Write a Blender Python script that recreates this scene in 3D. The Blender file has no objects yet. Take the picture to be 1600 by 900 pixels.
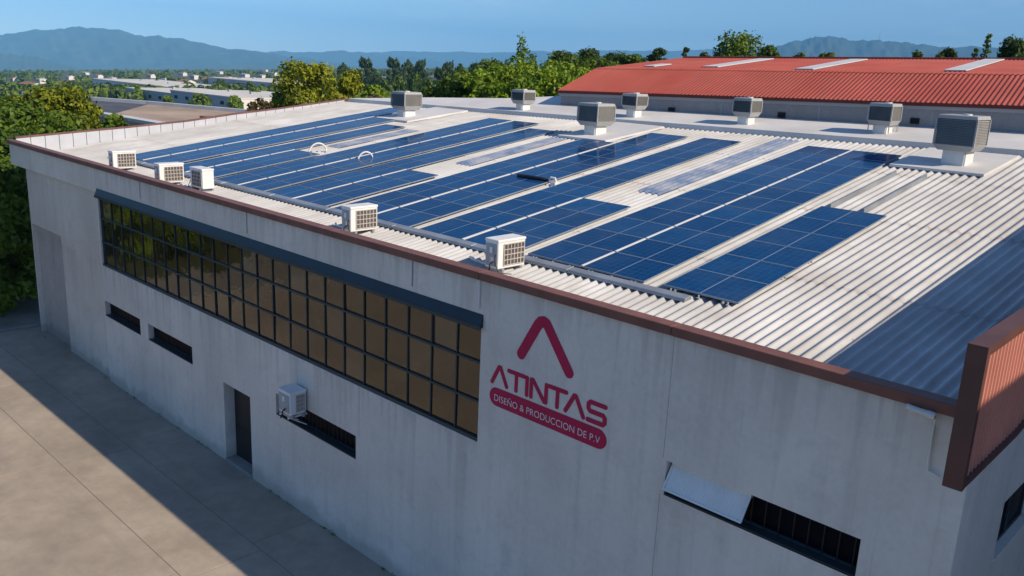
import bpy, bmesh, math, random
import numpy as np
from mathutils import Vector, Matrix

SC = bpy.context.scene
COL = SC.collection
R = math.radians
random.seed(7)
RNG = np.random.default_rng(7)

# ------------------------------------------------------------------ camera
cam_d = bpy.data.cameras.new('camera')
cam = bpy.data.objects.new('camera', cam_d)
COL.objects.link(cam)
SC.camera = cam
FW = Vector((-0.66984499, 0.6989827, -0.2504613))
RT = Vector((0.71347607, 0.69932699, 0.0435161))
UP = Vector((-0.20557135, 0.14954911, 0.96714812))
CAM = Vector((2.9475, -10.8263, 11.2372))
cam.matrix_world = Matrix(((RT.x, UP.x, -FW.x, CAM.x), (RT.y, UP.y, -FW.y, CAM.y), (RT.z, UP.z, -FW.z, CAM.z), (0, 0, 0, 1)))
cam_d.sensor_width = 36.0
cam_d.lens = 36.0 * 1358.85 / 1600.0
cam_d.clip_start = 0.1
cam_d.clip_end = 60000.0

# ------------------------------------------------------------------ sky, sun, exposure
SUN_TO = Vector((1.48, 0.317, 1.0)).normalized()
EL = math.asin(SUN_TO.z)
AZ = math.atan2(SUN_TO.x, SUN_TO.y)
world = bpy.data.worlds.new('World')
SC.world = world
world.use_nodes = True
wn = world.node_tree.nodes
bg = wn['Background']
sky = wn.new('ShaderNodeTexSky')
sky.sky_type = 'NISHITA'
sky.sun_disc = False
sky.sun_elevation = EL
sky.sun_rotation = AZ
sky.altitude = 2000
sky.air_density = 1.0
sky.dust_density = 0.4
sky.ozone_density = 6.0
bg.inputs['Strength'].default_value = 0.125
# thin high cirrus over the whole sky
wtc = wn.new('ShaderNodeTexCoord'); wmp = wn.new('ShaderNodeMapping'); wmp.inputs['Scale'].default_value = (2.2, 2.2, 14.0)
wnz_ = wn.new('ShaderNodeTexNoise'); wnz_.inputs['Scale'].default_value = 2.4; wnz_.inputs['Detail'].default_value = 7; wnz_.inputs['Roughness'].default_value = 0.62
wrp = wn.new('ShaderNodeValToRGB'); wrp.color_ramp.elements[0].position = 0.52; wrp.color_ramp.elements[1].position = 0.80
wrp.color_ramp.elements[0].color = (0, 0, 0, 1); wrp.color_ramp.elements[1].color = (0.30, 0.30, 0.30, 1)
wmx = wn.new('ShaderNodeMix'); wmx.data_type = 'RGBA'; wmx.inputs[7].default_value = (7.0, 7.4, 8.0, 1)
wl = world.node_tree.links
wl.new(wtc.outputs['Generated'], wmp.inputs['Vector']); wl.new(wmp.outputs[0], wnz_.inputs['Vector']); wl.new(wnz_.outputs['Fac'], wrp.inputs['Fac'])
wl.new(wrp.outputs['Color'], wmx.inputs[0]); wl.new(sky.outputs['Color'], wmx.inputs[6]); wl.new(wmx.outputs[2], bg.inputs['Color'])
sun_d = bpy.data.lights.new('sun', 'SUN')
sun_d.energy = 5.0
sun_d.angle = R(0.5)
sun_d.color = (1.0, 0.85, 0.66)
sun = bpy.data.objects.new('sun', sun_d)
sun.rotation_euler = SUN_TO.to_track_quat('Z', 'Y').to_euler()
sun.location = SUN_TO * 200
COL.objects.link(sun)
SC.view_settings.view_transform = 'Standard'
SC.view_settings.look = 'None'
SC.view_settings.exposure = 0.15
SC.view_settings.gamma = 1.0
SC.view_settings.use_curve_mapping = False
SC.cycles.use_denoising = True
SC.cycles.max_bounces = 6
SC.cycles.diffuse_bounces = 3
SC.cycles.glossy_bounces = 3
SC.cycles.transmission_bounces = 2
SC.cycles.volume_bounces = 2
SC.cycles.transparent_max_bounces = 4
SC.cycles.caustics_reflective = False
SC.cycles.caustics_refractive = False

# ------------------------------------------------------------------ helpers
def tag(o, label=None, cat=None, group=None, kind=None):
    if label: o['label'] = label
    if cat: o['category'] = cat
    if group: o['group'] = group
    if kind: o['kind'] = kind
    return o

def empty(name, loc=(0, 0, 0), rz=0.0, parent=None):
    o = bpy.data.objects.new(name, None)
    o.empty_display_size = 0.3
    o.location = loc
    o.rotation_euler = (0, 0, rz)
    o.parent = parent
    COL.objects.link(o)
    return o

def link(name, me, parent=None, loc=None):
    o = bpy.data.objects.new(name, me)
    o.parent = parent
    if loc is not None: o.location = loc
    COL.objects.link(o)
    return o

def copy_tree(o, parent=None):
    c = o.copy()
    COL.objects.link(c)
    c.parent = parent
    for ch in list(o.children):
        copy_tree(ch, c)
    return c

class MB:
    def __init__(s):
        s.v, s.f, s.m = [], [], []
    def face(s, pts, m=0):
        n = len(s.v)
        s.v += [tuple(p) for p in pts]
        s.f.append(tuple(range(n, n + len(pts))))
        s.m.append(m)
    def box(s, x0, x1, y0, y1, z0, z1, m=0, skip=''):
        a = [(x0, y0, z0), (x1, y0, z0), (x1, y1, z0), (x0, y1, z0), (x0, y0, z1), (x1, y0, z1), (x1, y1, z1), (x0, y1, z1)]
        s.hexa(a, m, skip)
    def hexa(s, a, m=0, skip=''):
        n = len(s.v)
        s.v += a
        for k, q in (('b', (0, 3, 2, 1)), ('t', (4, 5, 6, 7)), ('f', (0, 1, 5, 4)), ('r', (1, 2, 6, 5)), ('k', (2, 3, 7, 6)), ('l', (3, 0, 4, 7))):
            if k in skip: continue
            s.f.append(tuple(n + i for i in q))
            s.m.append(m)
    def tube(s, pts, r, n=8, m=0, cap=True):
        pts = [Vector(p) for p in pts]
        rs = r if isinstance(r, (list, tuple)) else [r] * len(pts)
        base = len(s.v)
        for i, p in enumerate(pts):
            d = (pts[min(i + 1, len(pts) - 1)] - pts[max(i - 1, 0)]).normalized()
            a = d.orthogonal().normalized() if abs(d.z) > 0.95 else d.cross(Vector((0, 0, 1))).normalized()
            b = d.cross(a)
            for k in range(n):
                t = 2 * math.pi * k / n
                s.v.append(tuple(p + (a * math.cos(t) + b * math.sin(t)) * rs[i]))
        for i in range(len(pts) - 1):
            for k in range(n):
                q = base + i * n
                s.f.append((q + k, q + (k + 1) % n, q + n + (k + 1) % n, q + n + k))
                s.m.append(m)
        if cap:
            s.f.append(tuple(base + k for k in range(n))); s.m.append(m)
            q = base + (len(pts) - 1) * n
            s.f.append(tuple(q + n - 1 - k for k in range(n))); s.m.append(m)
    def mesh(s, name, mats, smooth=False, recalc=True):
        me = bpy.data.meshes.new(name)
        me.from_pydata(s.v, [], s.f)
        for mt in (mats if isinstance(mats, (list, tuple)) else [mats]):
            me.materials.append(mt)
        me.polygons.foreach_set('material_index', s.m)
        if smooth: me.polygons.foreach_set('use_smooth', [True] * len(s.f))
        me.update()
        if recalc:
            bm = bmesh.new(); bm.from_mesh(me)
            bmesh.ops.recalc_face_normals(bm, faces=bm.faces)
            bm.to_mesh(me); bm.free()
        return me
    def build(s, name, mats, parent=None, loc=None, smooth=False, bevel=0.0, recalc=True):
        o = link(name, s.mesh(name, mats, smooth, recalc), parent, loc)
        if bevel:
            b = o.modifiers.new('bevel', 'BEVEL'); b.width = bevel; b.segments = 2; b.limit_method = 'ANGLE'
        return o

def wall_grid(mb, a0, a1, b0, b1, holes, to3, m=0):
    """wall face with openings; hole = (a0,a1,b0,b1,depth,back material or None,reveal material)"""
    A = sorted({a0, a1} | {h[0] for h in holes} | {h[1] for h in holes})
    B = sorted({b0, b1} | {h[2] for h in holes} | {h[3] for h in holes})
    for i in range(len(A) - 1):
        for j in range(len(B) - 1):
            ca, cb = (A[i] + A[i + 1]) / 2, (B[j] + B[j + 1]) / 2
            if any(h[0] < ca < h[1] and h[2] < cb < h[3] for h in holes): continue
            mb.face([to3(A[i], B[j], 0), to3(A[i + 1], B[j], 0), to3(A[i + 1], B[j + 1], 0), to3(A[i], B[j + 1], 0)], m)
    for h in holes:
        p, q, r, s, d, bm_, rm = h
        for e in (((p, r), (q, r)), ((q, r), (q, s)), ((q, s), (p, s)), ((p, s), (p, r))):
            mb.face([to3(*e[0], 0), to3(*e[1], 0), to3(*e[1], d), to3(*e[0], d)], rm)
        if bm_ is not None:
            mb.face([to3(p, r, d), to3(q, r, d), to3(q, s, d), to3(p, s, d)], bm_)

# ------------------------------------------------------------------ materials
class NT:
    def __init__(s, name):
        s.mat = bpy.data.materials.new(name)
        s.mat.use_nodes = True
        s.t = s.mat.node_tree
        s.b = s.t.nodes['Principled BSDF']
        s.pos = None
    def n(s, typ, **kw):
        x = s.t.nodes.new(typ)
        for k, v in kw.items(): setattr(x, k, v)
        return x
    def l(s, a, b): s.t.links.new(a, b)
    def P(s):
        if s.pos is None: s.pos = s.n('ShaderNodeNewGeometry').outputs['Position']
        return s.pos
    def scaled(s, sc, src=None):
        m = s.n('ShaderNodeMapping'); m.inputs['Scale'].default_value = sc
        s.l(src or s.P(), m.inputs['Vector']); return m.outputs['Vector']
    def noise(s, scale, detail=3, vec=None, rough=0.55):
        x = s.n('ShaderNodeTexNoise'); x.inputs['Scale'].default_value = scale
        x.inputs['Detail'].default_value = detail; x.inputs['Roughness'].default_value = rough
        s.l(vec or s.P(), x.inputs['Vector']); return x.outputs['Fac']
    def ramp(s, fac, stops):
        x = s.n('ShaderNodeValToRGB')
        while len(x.color_ramp.elements) < len(stops): x.color_ramp.elements.new(0.5)
        for e, (p, c) in zip(x.color_ramp.elements, stops):
            e.position = p; e.color = (*c, 1) if len(c) == 3 else c
        s.l(fac, x.inputs['Fac']); return x.outputs['Color']
    def mix(s, fac, a, b, blend='MIX'):
        x = s.n('ShaderNodeMix', data_type='RGBA', blend_type=blend)
        if hasattr(fac, 'node'): s.l(fac, x.inputs[0])
        else: x.inputs[0].default_value = fac
        for i, v in ((6, a), (7, b)):
            if hasattr(v, 'node'): s.l(v, x.inputs[i])
            else: x.inputs[i].default_value = (*v, 1)
        return x.outputs[2]
    def math(s, op, a, b=0.0, c=None):
        x = s.n('ShaderNodeMath', operation=op)
        for i, v in enumerate((a, b) if c is None else (a, b, c)):
            if hasattr(v, 'node'): s.l(v, x.inputs[i])
            else: x.inputs[i].default_value = v
        return x.outputs[0]
    def bump(s, h, strength=0.2, dist=0.02):
        x = s.n('ShaderNodeBump'); x.inputs['Strength'].default_value = strength; x.inputs['Distance'].default_value = dist
        s.l(h, x.inputs['Height']); s.l(x.outputs['Normal'], s.b.inputs['Normal'])
    def set(s, col=None, rough=None, metal=None, spec=None, ior=None):
        for k, v in (('Base Color', col), ('Roughness', rough), ('Metallic', metal), ('Specular IOR Level', spec), ('IOR', ior)):
            if v is None: continue
            if hasattr(v, 'node'): s.l(v, s.b.inputs[k])
            else: s.b.inputs[k].default_value = (*v, 1) if k == 'Base Color' else v
        return s.mat

def simple(name, col, rough=0.6, metal=0.0, var=0.12, scale=3.0, spec=0.4, bump=0.0):
    t = NT(name)
    f = t.noise(scale, 4)
    c = t.ramp(f, [(0.3, tuple(x * (1 - var) for x in col)), (0.7, tuple(min(1, x * (1 + var)) for x in col))])
    if bump: t.bump(t.noise(scale * 8, 3), bump)
    return t.set(c, rough, metal, spec)

def wall_mat(name, col, streak=0.17):
    t = NT(name)
    big = t.noise(0.35, 4)
    fine = t.noise(9.0, 3)
    st = t.noise(1.0, 4, t.scaled((2.6, 2.6, 0.13)))
    st2 = t.noise(1.0, 3, t.scaled((9.0, 9.0, 0.35)))
    c = t.ramp(big, [(0.3, tuple(x * 0.84 for x in col)), (0.72, tuple(x * 1.08 for x in col))])
    pat = t.ramp(t.noise(1.7, 6, rough=0.68), [(0.52, (0, 0, 0)), (0.66, (0.5, 0.5, 0.5))])
    c = t.mix(pat, c, tuple(x * 0.80 for x in col))
    c = t.mix(t.ramp(st, [(0.50, (0, 0, 0)), (0.74, (streak,) * 3)]), c, tuple(x * 0.55 for x in col))
    c = t.mix(t.ramp(st2, [(0.58, (0, 0, 0)), (0.78, (streak * 0.8,) * 3)]), c, tuple(x * 0.5 for x in col))
    c = t.mix(0.12, c, t.ramp(fine, [(0.3, (0.2, 0.2, 0.2)), (0.7, (0.8, 0.8, 0.8))]), 'OVERLAY')
    sp = t.n('ShaderNodeSeparateXYZ'); t.l(t.P(), sp.inputs[0])
    run = t.noise(1.0, 3, t.scaled((4.5, 4.5, 0.02)))
    run2 = t.noise(1.0, 2, t.scaled((1.1, 1.1, 0.02)))
    for top, ln, amt in ((7.36, 1.1, 0.30), (4.12, 1.7, 0.30)):
        d = t.math('SUBTRACT', top, sp.outputs['Z'])
        reach = t.math('MULTIPLY', t.math('SUBTRACT', t.math('ADD', t.math('MULTIPLY', run, 1.3), t.math('MULTIPLY', run2, 0.7)), 0.98), ln * 6.0)
        m_ = t.math('SUBTRACT', 1.0, t.math('DIVIDE', d, t.math('MAXIMUM', reach, 0.02)))
        m_ = t.math('MULTIPLY', t.math('MAXIMUM', t.math('MINIMUM', m_, 1.0), 0.0), t.math('GREATER_THAN', d, 0.0))
        if top < 5: m_ = t.math('MULTIPLY', m_, t.math('LESS_THAN', sp.outputs['X'], -8.2))
        c = t.mix(t.math('MULTIPLY', m_, amt * streak * 3.2), c, tuple(x * 0.42 for x in col))
    foot = t.math('SUBTRACT', t.math('MULTIPLY', t.noise(1.6, 4), 0.9), sp.outputs['Z'])
    foot = t.math('MINIMUM', t.math('MAXIMUM', t.math('MULTIPLY', foot, 2.0), 0.0), 0.5)
    c = t.mix(foot, c, (col[0] * 0.5, col[1] * 0.48, col[2] * 0.45))
    t.bump(fine, 0.12, 0.01)
    return t.set(c, 0.85, 0, 0.25)

M = {}
M['wall'] = wall_mat('painted_render', (0.74, 0.695, 0.63), 0.26)
M['wall_light'] = wall_mat('pale_render', (0.83, 0.765, 0.67), 0.12)
M['wall_recess'] = wall_mat('recess_render', (0.72, 0.66, 0.58), 0.18)
M['door_tan'] = wall_mat('tan_sheet_door', (0.50, 0.45, 0.41), 0.2)
M['joint'] = simple('joint_sealant', (0.26, 0.26, 0.25), 0.9)
M['coping'] = simple('brown_coping', (0.20, 0.085, 0.065), 0.55, 0, 0.2, 2.0)
M['sign_frame'] = simple('brown_frame', (0.11, 0.05, 0.04), 0.5, 0, 0.15, 2.0)
M['terracotta'] = simple('terracotta_sheet', (0.57, 0.235, 0.175), 0.55, 0, 0.12, 1.2)
M['dark_frame'] = simple('dark_teal_frame', (0.026, 0.046, 0.056), 0.45, 0, 0.1)
M['canopy'] = simple('navy_canopy', (0.005, 0.020, 0.042), 0.45, 0, 0.25, 1.0)
M['dark_void'] = simple('dark_interior', (0.008, 0.009, 0.012), 0.8)
M['black_metal'] = simple('black_metal', (0.012, 0.013, 0.016), 0.45)
M['white_paint'] = simple('white_painted_metal', (0.78, 0.78, 0.76), 0.45, 0, 0.05)
M['alu'] = simple('aluminium', (0.62, 0.64, 0.66), 0.4, 0.3, 0.06)
M['pv_frame'] = simple('anodised_frame', (0.26, 0.31, 0.38), 0.45, 0.2, 0.08)
M['galv'] = simple('galvanised_tray', (0.36, 0.39, 0.42), 0.45, 0.4, 0.18, 1.5)
M['magenta'] = simple('magenta_paint', (0.45, 0.004, 0.065), 0.6, 0, 0.08)
M['white_text'] = simple('white_letter_paint', (0.72, 0.70, 0.72), 0.6, 0, 0.04)
M['louvre'] = simple('grey_louvre', (0.34, 0.34, 0.33), 0.6, 0, 0.1)
M['vent_body'] = simple('grey_plastic', (0.36, 0.37, 0.37), 0.5, 0, 0.08)
M['duct'] = simple('white_duct', (0.70, 0.71, 0.70), 0.5, 0, 0.06)
M['ac_guard'] = simple('grille_wire', (0.50, 0.46, 0.43), 0.5)
M['ac_coil'] = simple('coil_dark', (0.10, 0.085, 0.075), 0.7)
M['ac_side'] = simple('ac_grey_side', (0.34, 0.37, 0.40), 0.55)
M['pvc'] = simple('white_pvc', (0.75, 0.75, 0.73), 0.4, 0, 0.04)
M['bark'] = simple('bark', (0.085, 0.06, 0.04), 0.9, 0, 0.3, 6.0)
M['rubber'] = simple('black_rubber', (0.015, 0.015, 0.017), 0.6)
M['grey_wall'] = wall_mat('grey_blockwork', (0.30, 0.31, 0.32), 0.22)
M['shed_white'] = simple('shed_white', (0.68, 0.66, 0.62), 0.7, 0, 0.1, 0.02)
M['shed_grey'] = simple('shed_grey', (0.34, 0.37, 0.41), 0.7, 0, 0.1, 0.05)
M['shed_beige'] = simple('shed_beige', (0.58, 0.44, 0.34), 0.8, 0, 0.15, 0.05)
M['shed_roof'] = simple('shed_roof', (0.66, 0.63, 0.58), 0.8, 0, 0.12, 0.05)
M['roof_brown'] = simple('roof_tile_far', (0.34, 0.16, 0.10), 0.8, 0, 0.2, 0.1)
M['kerb'] = simple('kerb_concrete', (0.30, 0.29, 0.27), 0.85)

t = NT('corrugated_fibre_cement')
col = t.ramp(t.noise(0.6, 5), [(0.28, (0.45, 0.455, 0.455)), (0.72, (0.66, 0.67, 0.675))])
sq = t.n('ShaderNodeSeparateXYZ'); t.l(t.P(), sq.inputs[0])
cl = t.n('ShaderNodeCombineXYZ'); t.l(t.math('FLOOR', t.math('MULTIPLY', t.math('ADD', sq.outputs['X'], t.math('MULTIPLY', sq.outputs['Y'], 0.03)), 1.02)), cl.inputs[0]); t.l(t.math('FLOOR', t.math('MULTIPLY', t.math('ADD', sq.outputs['Y'], -0.02), 0.2024)), cl.inputs[1])
wz = t.n('ShaderNodeTexWhiteNoise', noise_dimensions='3D'); t.l(cl.outputs[0], wz.inputs['Vector'])
col = t.mix(t.math('MULTIPLY', wz.outputs['Value'], 0.40), col, (0.41, 0.405, 0.395))
grime = t.ramp(t.noise(1.0, 6, t.scaled((1.6, 0.5, 1.6)), rough=0.7), [(0.48, (0, 0, 0)), (0.70, (0.5, 0.5, 0.5))])
col = t.mix(grime, col, (0.36, 0.335, 0.30))
spots = t.ramp(t.noise(2.4, 6, rough=0.7), [(0.66, (0, 0, 0)), (0.80, (0.55, 0.55, 0.55))])
col = t.mix(spots, col, (0.42, 0.31, 0.24))
dots = t.ramp(t.noise(9.0, 2), [(0.72, (0, 0, 0)), (0.80, (0.7, 0.7, 0.7))])
col = t.mix(dots, col, (0.22, 0.17, 0.14))
lich = t.ramp(t.noise(1.0, 4, t.scaled((4.0, 0.25, 4.0))), [(0.5, (0, 0, 0)), (0.75, (0.4, 0.4, 0.4))])
col = t.mix(lich, col, (0.40, 0.37, 0.34))
sep = t.n('ShaderNodeSeparateXYZ'); t.l(t.P(), sep.inputs[0])
wob = t.math('ADD', sep.outputs['Y'], t.math('MULTIPLY', t.noise(3.0, 3), 0.06))
for ys, amt in ((9.88, 0.55), (5.0, 0.25)):
    d = t.math('ABSOLUTE', t.math('SUBTRACT', wob, ys + 0.03))
    band = t.math('LESS_THAN', d, 0.035)
    msk = t.math('MULTIPLY', band, t.math('MULTIPLY', t.math('GREATER_THAN', t.noise(2.2, 3), 0.47), amt))
    col = t.mix(msk, col, (0.36, 0.17, 0.09))
t.bump(t.noise(14, 4), 0.15, 0.01)
M['roof'] = t.set(col, 0.8, 0, 0.25)

t = NT('white_roof_membrane')
col = t.ramp(t.noise(0.5, 5), [(0.3, (0.59, 0.585, 0.575)), (0.7, (0.74, 0.74, 0.735))])
sp = t.ramp(t.noise(3.0, 5, rough=0.7), [(0.64, (0, 0, 0)), (0.8, (0.4, 0.4, 0.4))])
col = t.mix(sp, col, (0.38, 0.30, 0.25))
t.bump(t.noise(8, 4), 0.2, 0.02)
M['membrane'] = t.set(col, 0.75, 0, 0.3)

t = NT('skylight_sheet')
col = t.ramp(t.noise(1.2, 4), [(0.3, (0.10, 0.17, 0.30)), (0.7, (0.36, 0.38, 0.44))])
M['skylight'] = t.set(col, 0.18, 0, 0.6)

t = NT('pv_glass')
uv = t.n('ShaderNodeUVMap'); sepu = t.n('ShaderNodeSeparateXYZ'); t.l(uv.outputs[0], sepu.inputs[0])
def cellline(ch, n, w):
    fr = t.math('FRACT', t.math('MULTIPLY', ch, float(n)))
    d = t.math('ABSOLUTE', t.math('SUBTRACT', fr, 0.5))
    return t.math('GREATER_THAN', d, 0.5 - w)
g = t.math('MAXIMUM', cellline(sepu.outputs[0], 10, 0.03), cellline(sepu.outputs[1], 6, 0.025))
midu = t.math('LESS_THAN', t.math('ABSOLUTE', t.math('SUBTRACT', sepu.outputs[0], 0.5)), 0.0095)
oi = t.n('ShaderNodeObjectInfo')
cellid = t.n('ShaderNodeTexWhiteNoise', noise_dimensions='3D')
snap = t.n('ShaderNodeVectorMath', operation='FLOOR')
t.l(t.scaled((10, 6, 1), uv.outputs[0]), snap.inputs[0])
addv = t.n('ShaderNodeVectorMath', operation='ADD'); t.l(snap.outputs[0], addv.inputs[0])
cmb = t.n('ShaderNodeCombineXYZ'); t.l(t.math('MULTIPLY', oi.outputs['Random'], 57.0), cmb.inputs[2]); t.l(cmb.outputs[0], addv.inputs[1])
t.l(addv.outputs[0], cellid.inputs['Vector'])
base = t.ramp(oi.outputs['Random'], [(0.0, (0.002, 0.044, 0.148)), (1.0, (0.004, 0.072, 0.215))])
base = t.mix(t.math('MULTIPLY', cellid.outputs['Value'], 0.45), base, (0.002, 0.036, 0.125))
dust = t.ramp(t.noise(0.5, 5, rough=0.65), [(0.45, (0, 0, 0)), (0.75, (0.16, 0.16, 0.16))])
base = t.mix(dust, base, (0.16, 0.20, 0.26))
base = t.mix(t.math('MULTIPLY', g, 0.35), base, (0.10, 0.16, 0.26))
base = t.mix(t.math('MULTIPLY', midu, 0.75), base, (0.24, 0.30, 0.40))
M['pv'] = t.set(base, t.ramp(t.noise(0.7, 3), [(0.3, (0.07,) * 3), (0.7, (0.16,) * 3)]), 0, 0.30, 1.15)
t.b.inputs['Specular Tint'].default_value = (0.25, 0.62, 1.0, 1)

t = NT('bronze_glass')
oi = t.n('ShaderNodeObjectInfo')
base = t.ramp(oi.outputs['Random'], [(0, (0.006, 0.006, 0.004)), (0.85, (0.026, 0.022, 0.014)), (1, (0.075, 0.065, 0.048))])
t.bump(t.noise(2.0, 3), 0.22, 0.05)
M['bronze'] = t.set(base, 0.03, 0, 0.7, 1.7)
t.b.inputs['Specular Tint'].default_value = (1.0, 0.90, 0.70, 1)

t = NT('dark_glass')
M['dark_glass'] = t.set((0.003, 0.005, 0.009), 0.3, 0, 0.04)

t = NT('yard_concrete')
oi = t.n('ShaderNodeObjectInfo')
a = t.ramp(t.noise(0.35, 6, rough=0.6), [(0.28, (0.31, 0.262, 0.212)), (0.5, (0.40, 0.338, 0.273)), (0.74, (0.49, 0.42, 0.342))])
b = t.ramp(t.noise(2.0, 6, rough=0.7), [(0.35, (0.36, 0.36, 0.36)), (0.65, (0.62, 0.62, 0.62))])
a = t.mix(0.35, a, b, 'OVERLAY')
a = t.mix(t.math('MULTIPLY', oi.outputs['Random'], 0.22), a, (0.27, 0.24, 0.20))
oil = t.ramp(t.noise(0.9, 5), [(0.64, (0, 0, 0)), (0.78, (0.22, 0.22, 0.22))])
wear = t.ramp(t.noise(1.0, 5, t.scaled((0.12, 1.6, 1.0))), [(0.52, (0, 0, 0)), (0.72, (0.22, 0.22, 0.22))])
a = t.mix(wear, a, (0.20, 0.18, 0.155))
a = t.mix(oil, a, (0.13, 0.12, 0.11))
t.bump(t.noise(22, 4), 0.25, 0.01)
M['yard'] = t.set(a, 0.88, 0, 0.25)
M['yard_joint'] = simple('joint_dirt', (0.23, 0.195, 0.155), 0.95)
M['asphalt'] = simple('asphalt', (0.10, 0.10, 0.10), 0.9, 0, 0.25, 1.0)
M['lane'] = simple('worn_lane_concrete', (0.27, 0.25, 0.22), 0.9, 0, 0.25, 0.8)

t = NT('ground_land')
a = t.ramp(t.noise(0.02, 6), [(0.3, (0.055, 0.075, 0.030)), (0.5, (0.10, 0.105, 0.05)), (0.7, (0.20, 0.16, 0.10))])
b = t.ramp(t.noise(0.3, 5), [(0.3, (0.3, 0.3, 0.3)), (0.7, (0.7, 0.7, 0.7))])
M['land'] = t.set(t.mix(0.6, a, b, 'OVERLAY'), 0.95, 0, 0.1)

t = NT('mountain_forest')
a = t.ramp(t.noise(0.004, 8, rough=0.65), [(0.3, (0.035, 0.055, 0.035)), (0.55, (0.06, 0.075, 0.045)), (0.75, (0.12, 0.115, 0.08))])
t.bump(t.noise(0.012, 8, rough=0.7), 0.9, 30)
M['mountain'] = t.set(a, 0.95, 0, 0.1)

t = NT('red_roof_sheet')
a = t.ramp(t.noise(0.5, 5), [(0.3, (0.33, 0.062, 0.048)), (0.7, (0.45, 0.098, 0.075))])
b = t.ramp(t.noise(1.0, 4, t.scaled((3, 0.4, 3))), [(0.42, (0, 0, 0)), (0.72, (0.7, 0.7, 0.7))])
a = t.mix(b, a, (0.30, 0.085, 0.06))
tc = t.n('ShaderNodeTexCoord'); sx_ = t.n('ShaderNodeSeparateXYZ'); t.l(tc.outputs['Object'], sx_.inputs[0])
cell = t.n('ShaderNodeCombineXYZ'); t.l(t.math('FLOOR', t.math('MULTIPLY', sx_.outputs['X'], 0.95)), cell.inputs[0]); t.l(t.math('FLOOR', t.math('MULTIPLY', sx_.outputs['Y'], 0.22)), cell.inputs[1])
wnz = t.n('ShaderNodeTexWhiteNoise', noise_dimensions='3D'); t.l(cell.outputs[0], wnz.inputs['Vector'])
a = t.mix(t.math('MULTIPLY', wnz.outputs['Value'], 0.35), a, (0.43, 0.14, 0.11))
lch = t.ramp(t.noise(2.2, 6, rough=0.7), [(0.60, (0, 0, 0)), (0.75, (0.5, 0.5, 0.5))])
a = t.mix(lch, a, (0.24, 0.10, 0.075))
M['red_roof'] = t.set(a, 0.75, 0, 0.2)
M['red_trim'] = simple('red_trim', (0.13, 0.022, 0.018), 0.6)
M['tan_roof'] = simple('tan_gravel_roof', (0.40, 0.31, 0.235), 0.9, 0, 0.25, 0.25)
M['slate_roof'] = simple('dark_bitumen_roof', (0.085, 0.09, 0.105), 0.8, 0, 0.3, 0.4)
M['leadwhite'] = simple('white_parapet_cap', (0.60, 0.615, 0.63), 0.7, 0, 0.1, 0.5)
M['parapet'] = simple('parapet_sheet_paint', (0.53, 0.55, 0.59), 0.6, 0, 0.08, 1.2)

def leaf_mat(name, dark, light, trans=0.3):
    t = NT(name)
    at = t.n('ShaderNodeAttribute'); at.attribute_name = 'tint'
    oi = t.n('ShaderNodeObjectInfo')
    fac = t.math('ADD', t.math('MULTIPLY', at.outputs['Fac'], 0.8), t.math('MULTIPLY', oi.outputs['Random'], 0.2))
    c = t.ramp(fac, [(0.1, dark), (0.9, light)])
    t.set(c, 0.55, 0, 0.3)
    tr = t.n('ShaderNodeBsdfTranslucent'); t.l(c, tr.inputs['Color'])
    ms = t.n('ShaderNodeMixShader'); ms.inputs[0].default_value = trans
    out = t.t.nodes['Material Output']
    t.l(t.b.outputs[0], ms.inputs[1]); t.l(tr.outputs[0], ms.inputs[2]); t.l(ms.outputs[0], out.inputs['Surface'])
    return t.mat
M['leaf_broad'] = leaf_mat('leaf_green', (0.040, 0.090, 0.012), (0.185, 0.275, 0.024))
M['leaf_yellow'] = leaf_mat('leaf_yellow_green', (0.075, 0.115, 0.010), (0.345, 0.370, 0.022))
M['leaf_lime'] = leaf_mat('leaf_lime', (0.080, 0.155, 0.012), (0.310, 0.430, 0.024))
M['leaf_dark'] = leaf_mat('leaf_dark', (0.028, 0.060, 0.012), (0.105, 0.160, 0.026))
M['leaf_brown'] = leaf_mat('leaf_brown', (0.06, 0.05, 0.02), (0.17, 0.13, 0.05))
M['leaf_far'] = leaf_mat('leaf_far_wood', (0.045, 0.090, 0.012), (0.190, 0.260, 0.030), 0.1)

# ================================================================== ground and terrain
GX, GY = 0.034726, 0.030264
def sstep(t):
    t = np.clip(t, 0, 1); return t * t * (3 - 2 * t)
def terrain(x, y):
    d = np.hypot(x + 15, y - 8)
    return (GX * (x - CAM.x) + GY * (y - CAM.y)) * sstep((d - 45) / 60) - 15 * sstep((d - 95) / 140)
def gz(x, y): return float(terrain(np.float64(x), np.float64(y)))

mb = MB()
rad = [0, 12, 24, 36, 45, 55, 65, 75, 85, 95, 105, 120, 140, 165, 195, 235, 280, 350, 450, 600, 800, 1100, 1500, 2000, 2800, 3800, 5000, 6500, 9000, 12000, 16000, 20000, 24500]
NA = 96
mb.v.append((-15, 8, -0.03))
for r_ in rad[1:]:
    for k in range(NA):
        a = 2 * math.pi * k / NA
        x, y = -15 + r_ * math.cos(a), 8 + r_ * math.sin(a)
        bump = 0 if r_ < 60 else 0.6 * math.sin(x * 0.021 + 1.3) * math.cos(y * 0.017)
        mb.v.append((x, y, gz(x, y) - 0.03 + bump))
for k in range(NA):
    mb.f.append((0, 1 + k, 1 + (k + 1) % NA)); mb.m.append(0)
for i in range(len(rad) - 2):
    for k in range(NA):
        q = 1 + i * NA
        mb.f.append((q + k, q + NA + k, q + NA + (k + 1) % NA, q + (k + 1) % NA)); mb.m.append(0)
tag(mb.build('ground', M['land'], smooth=True), kind='structure')

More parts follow.
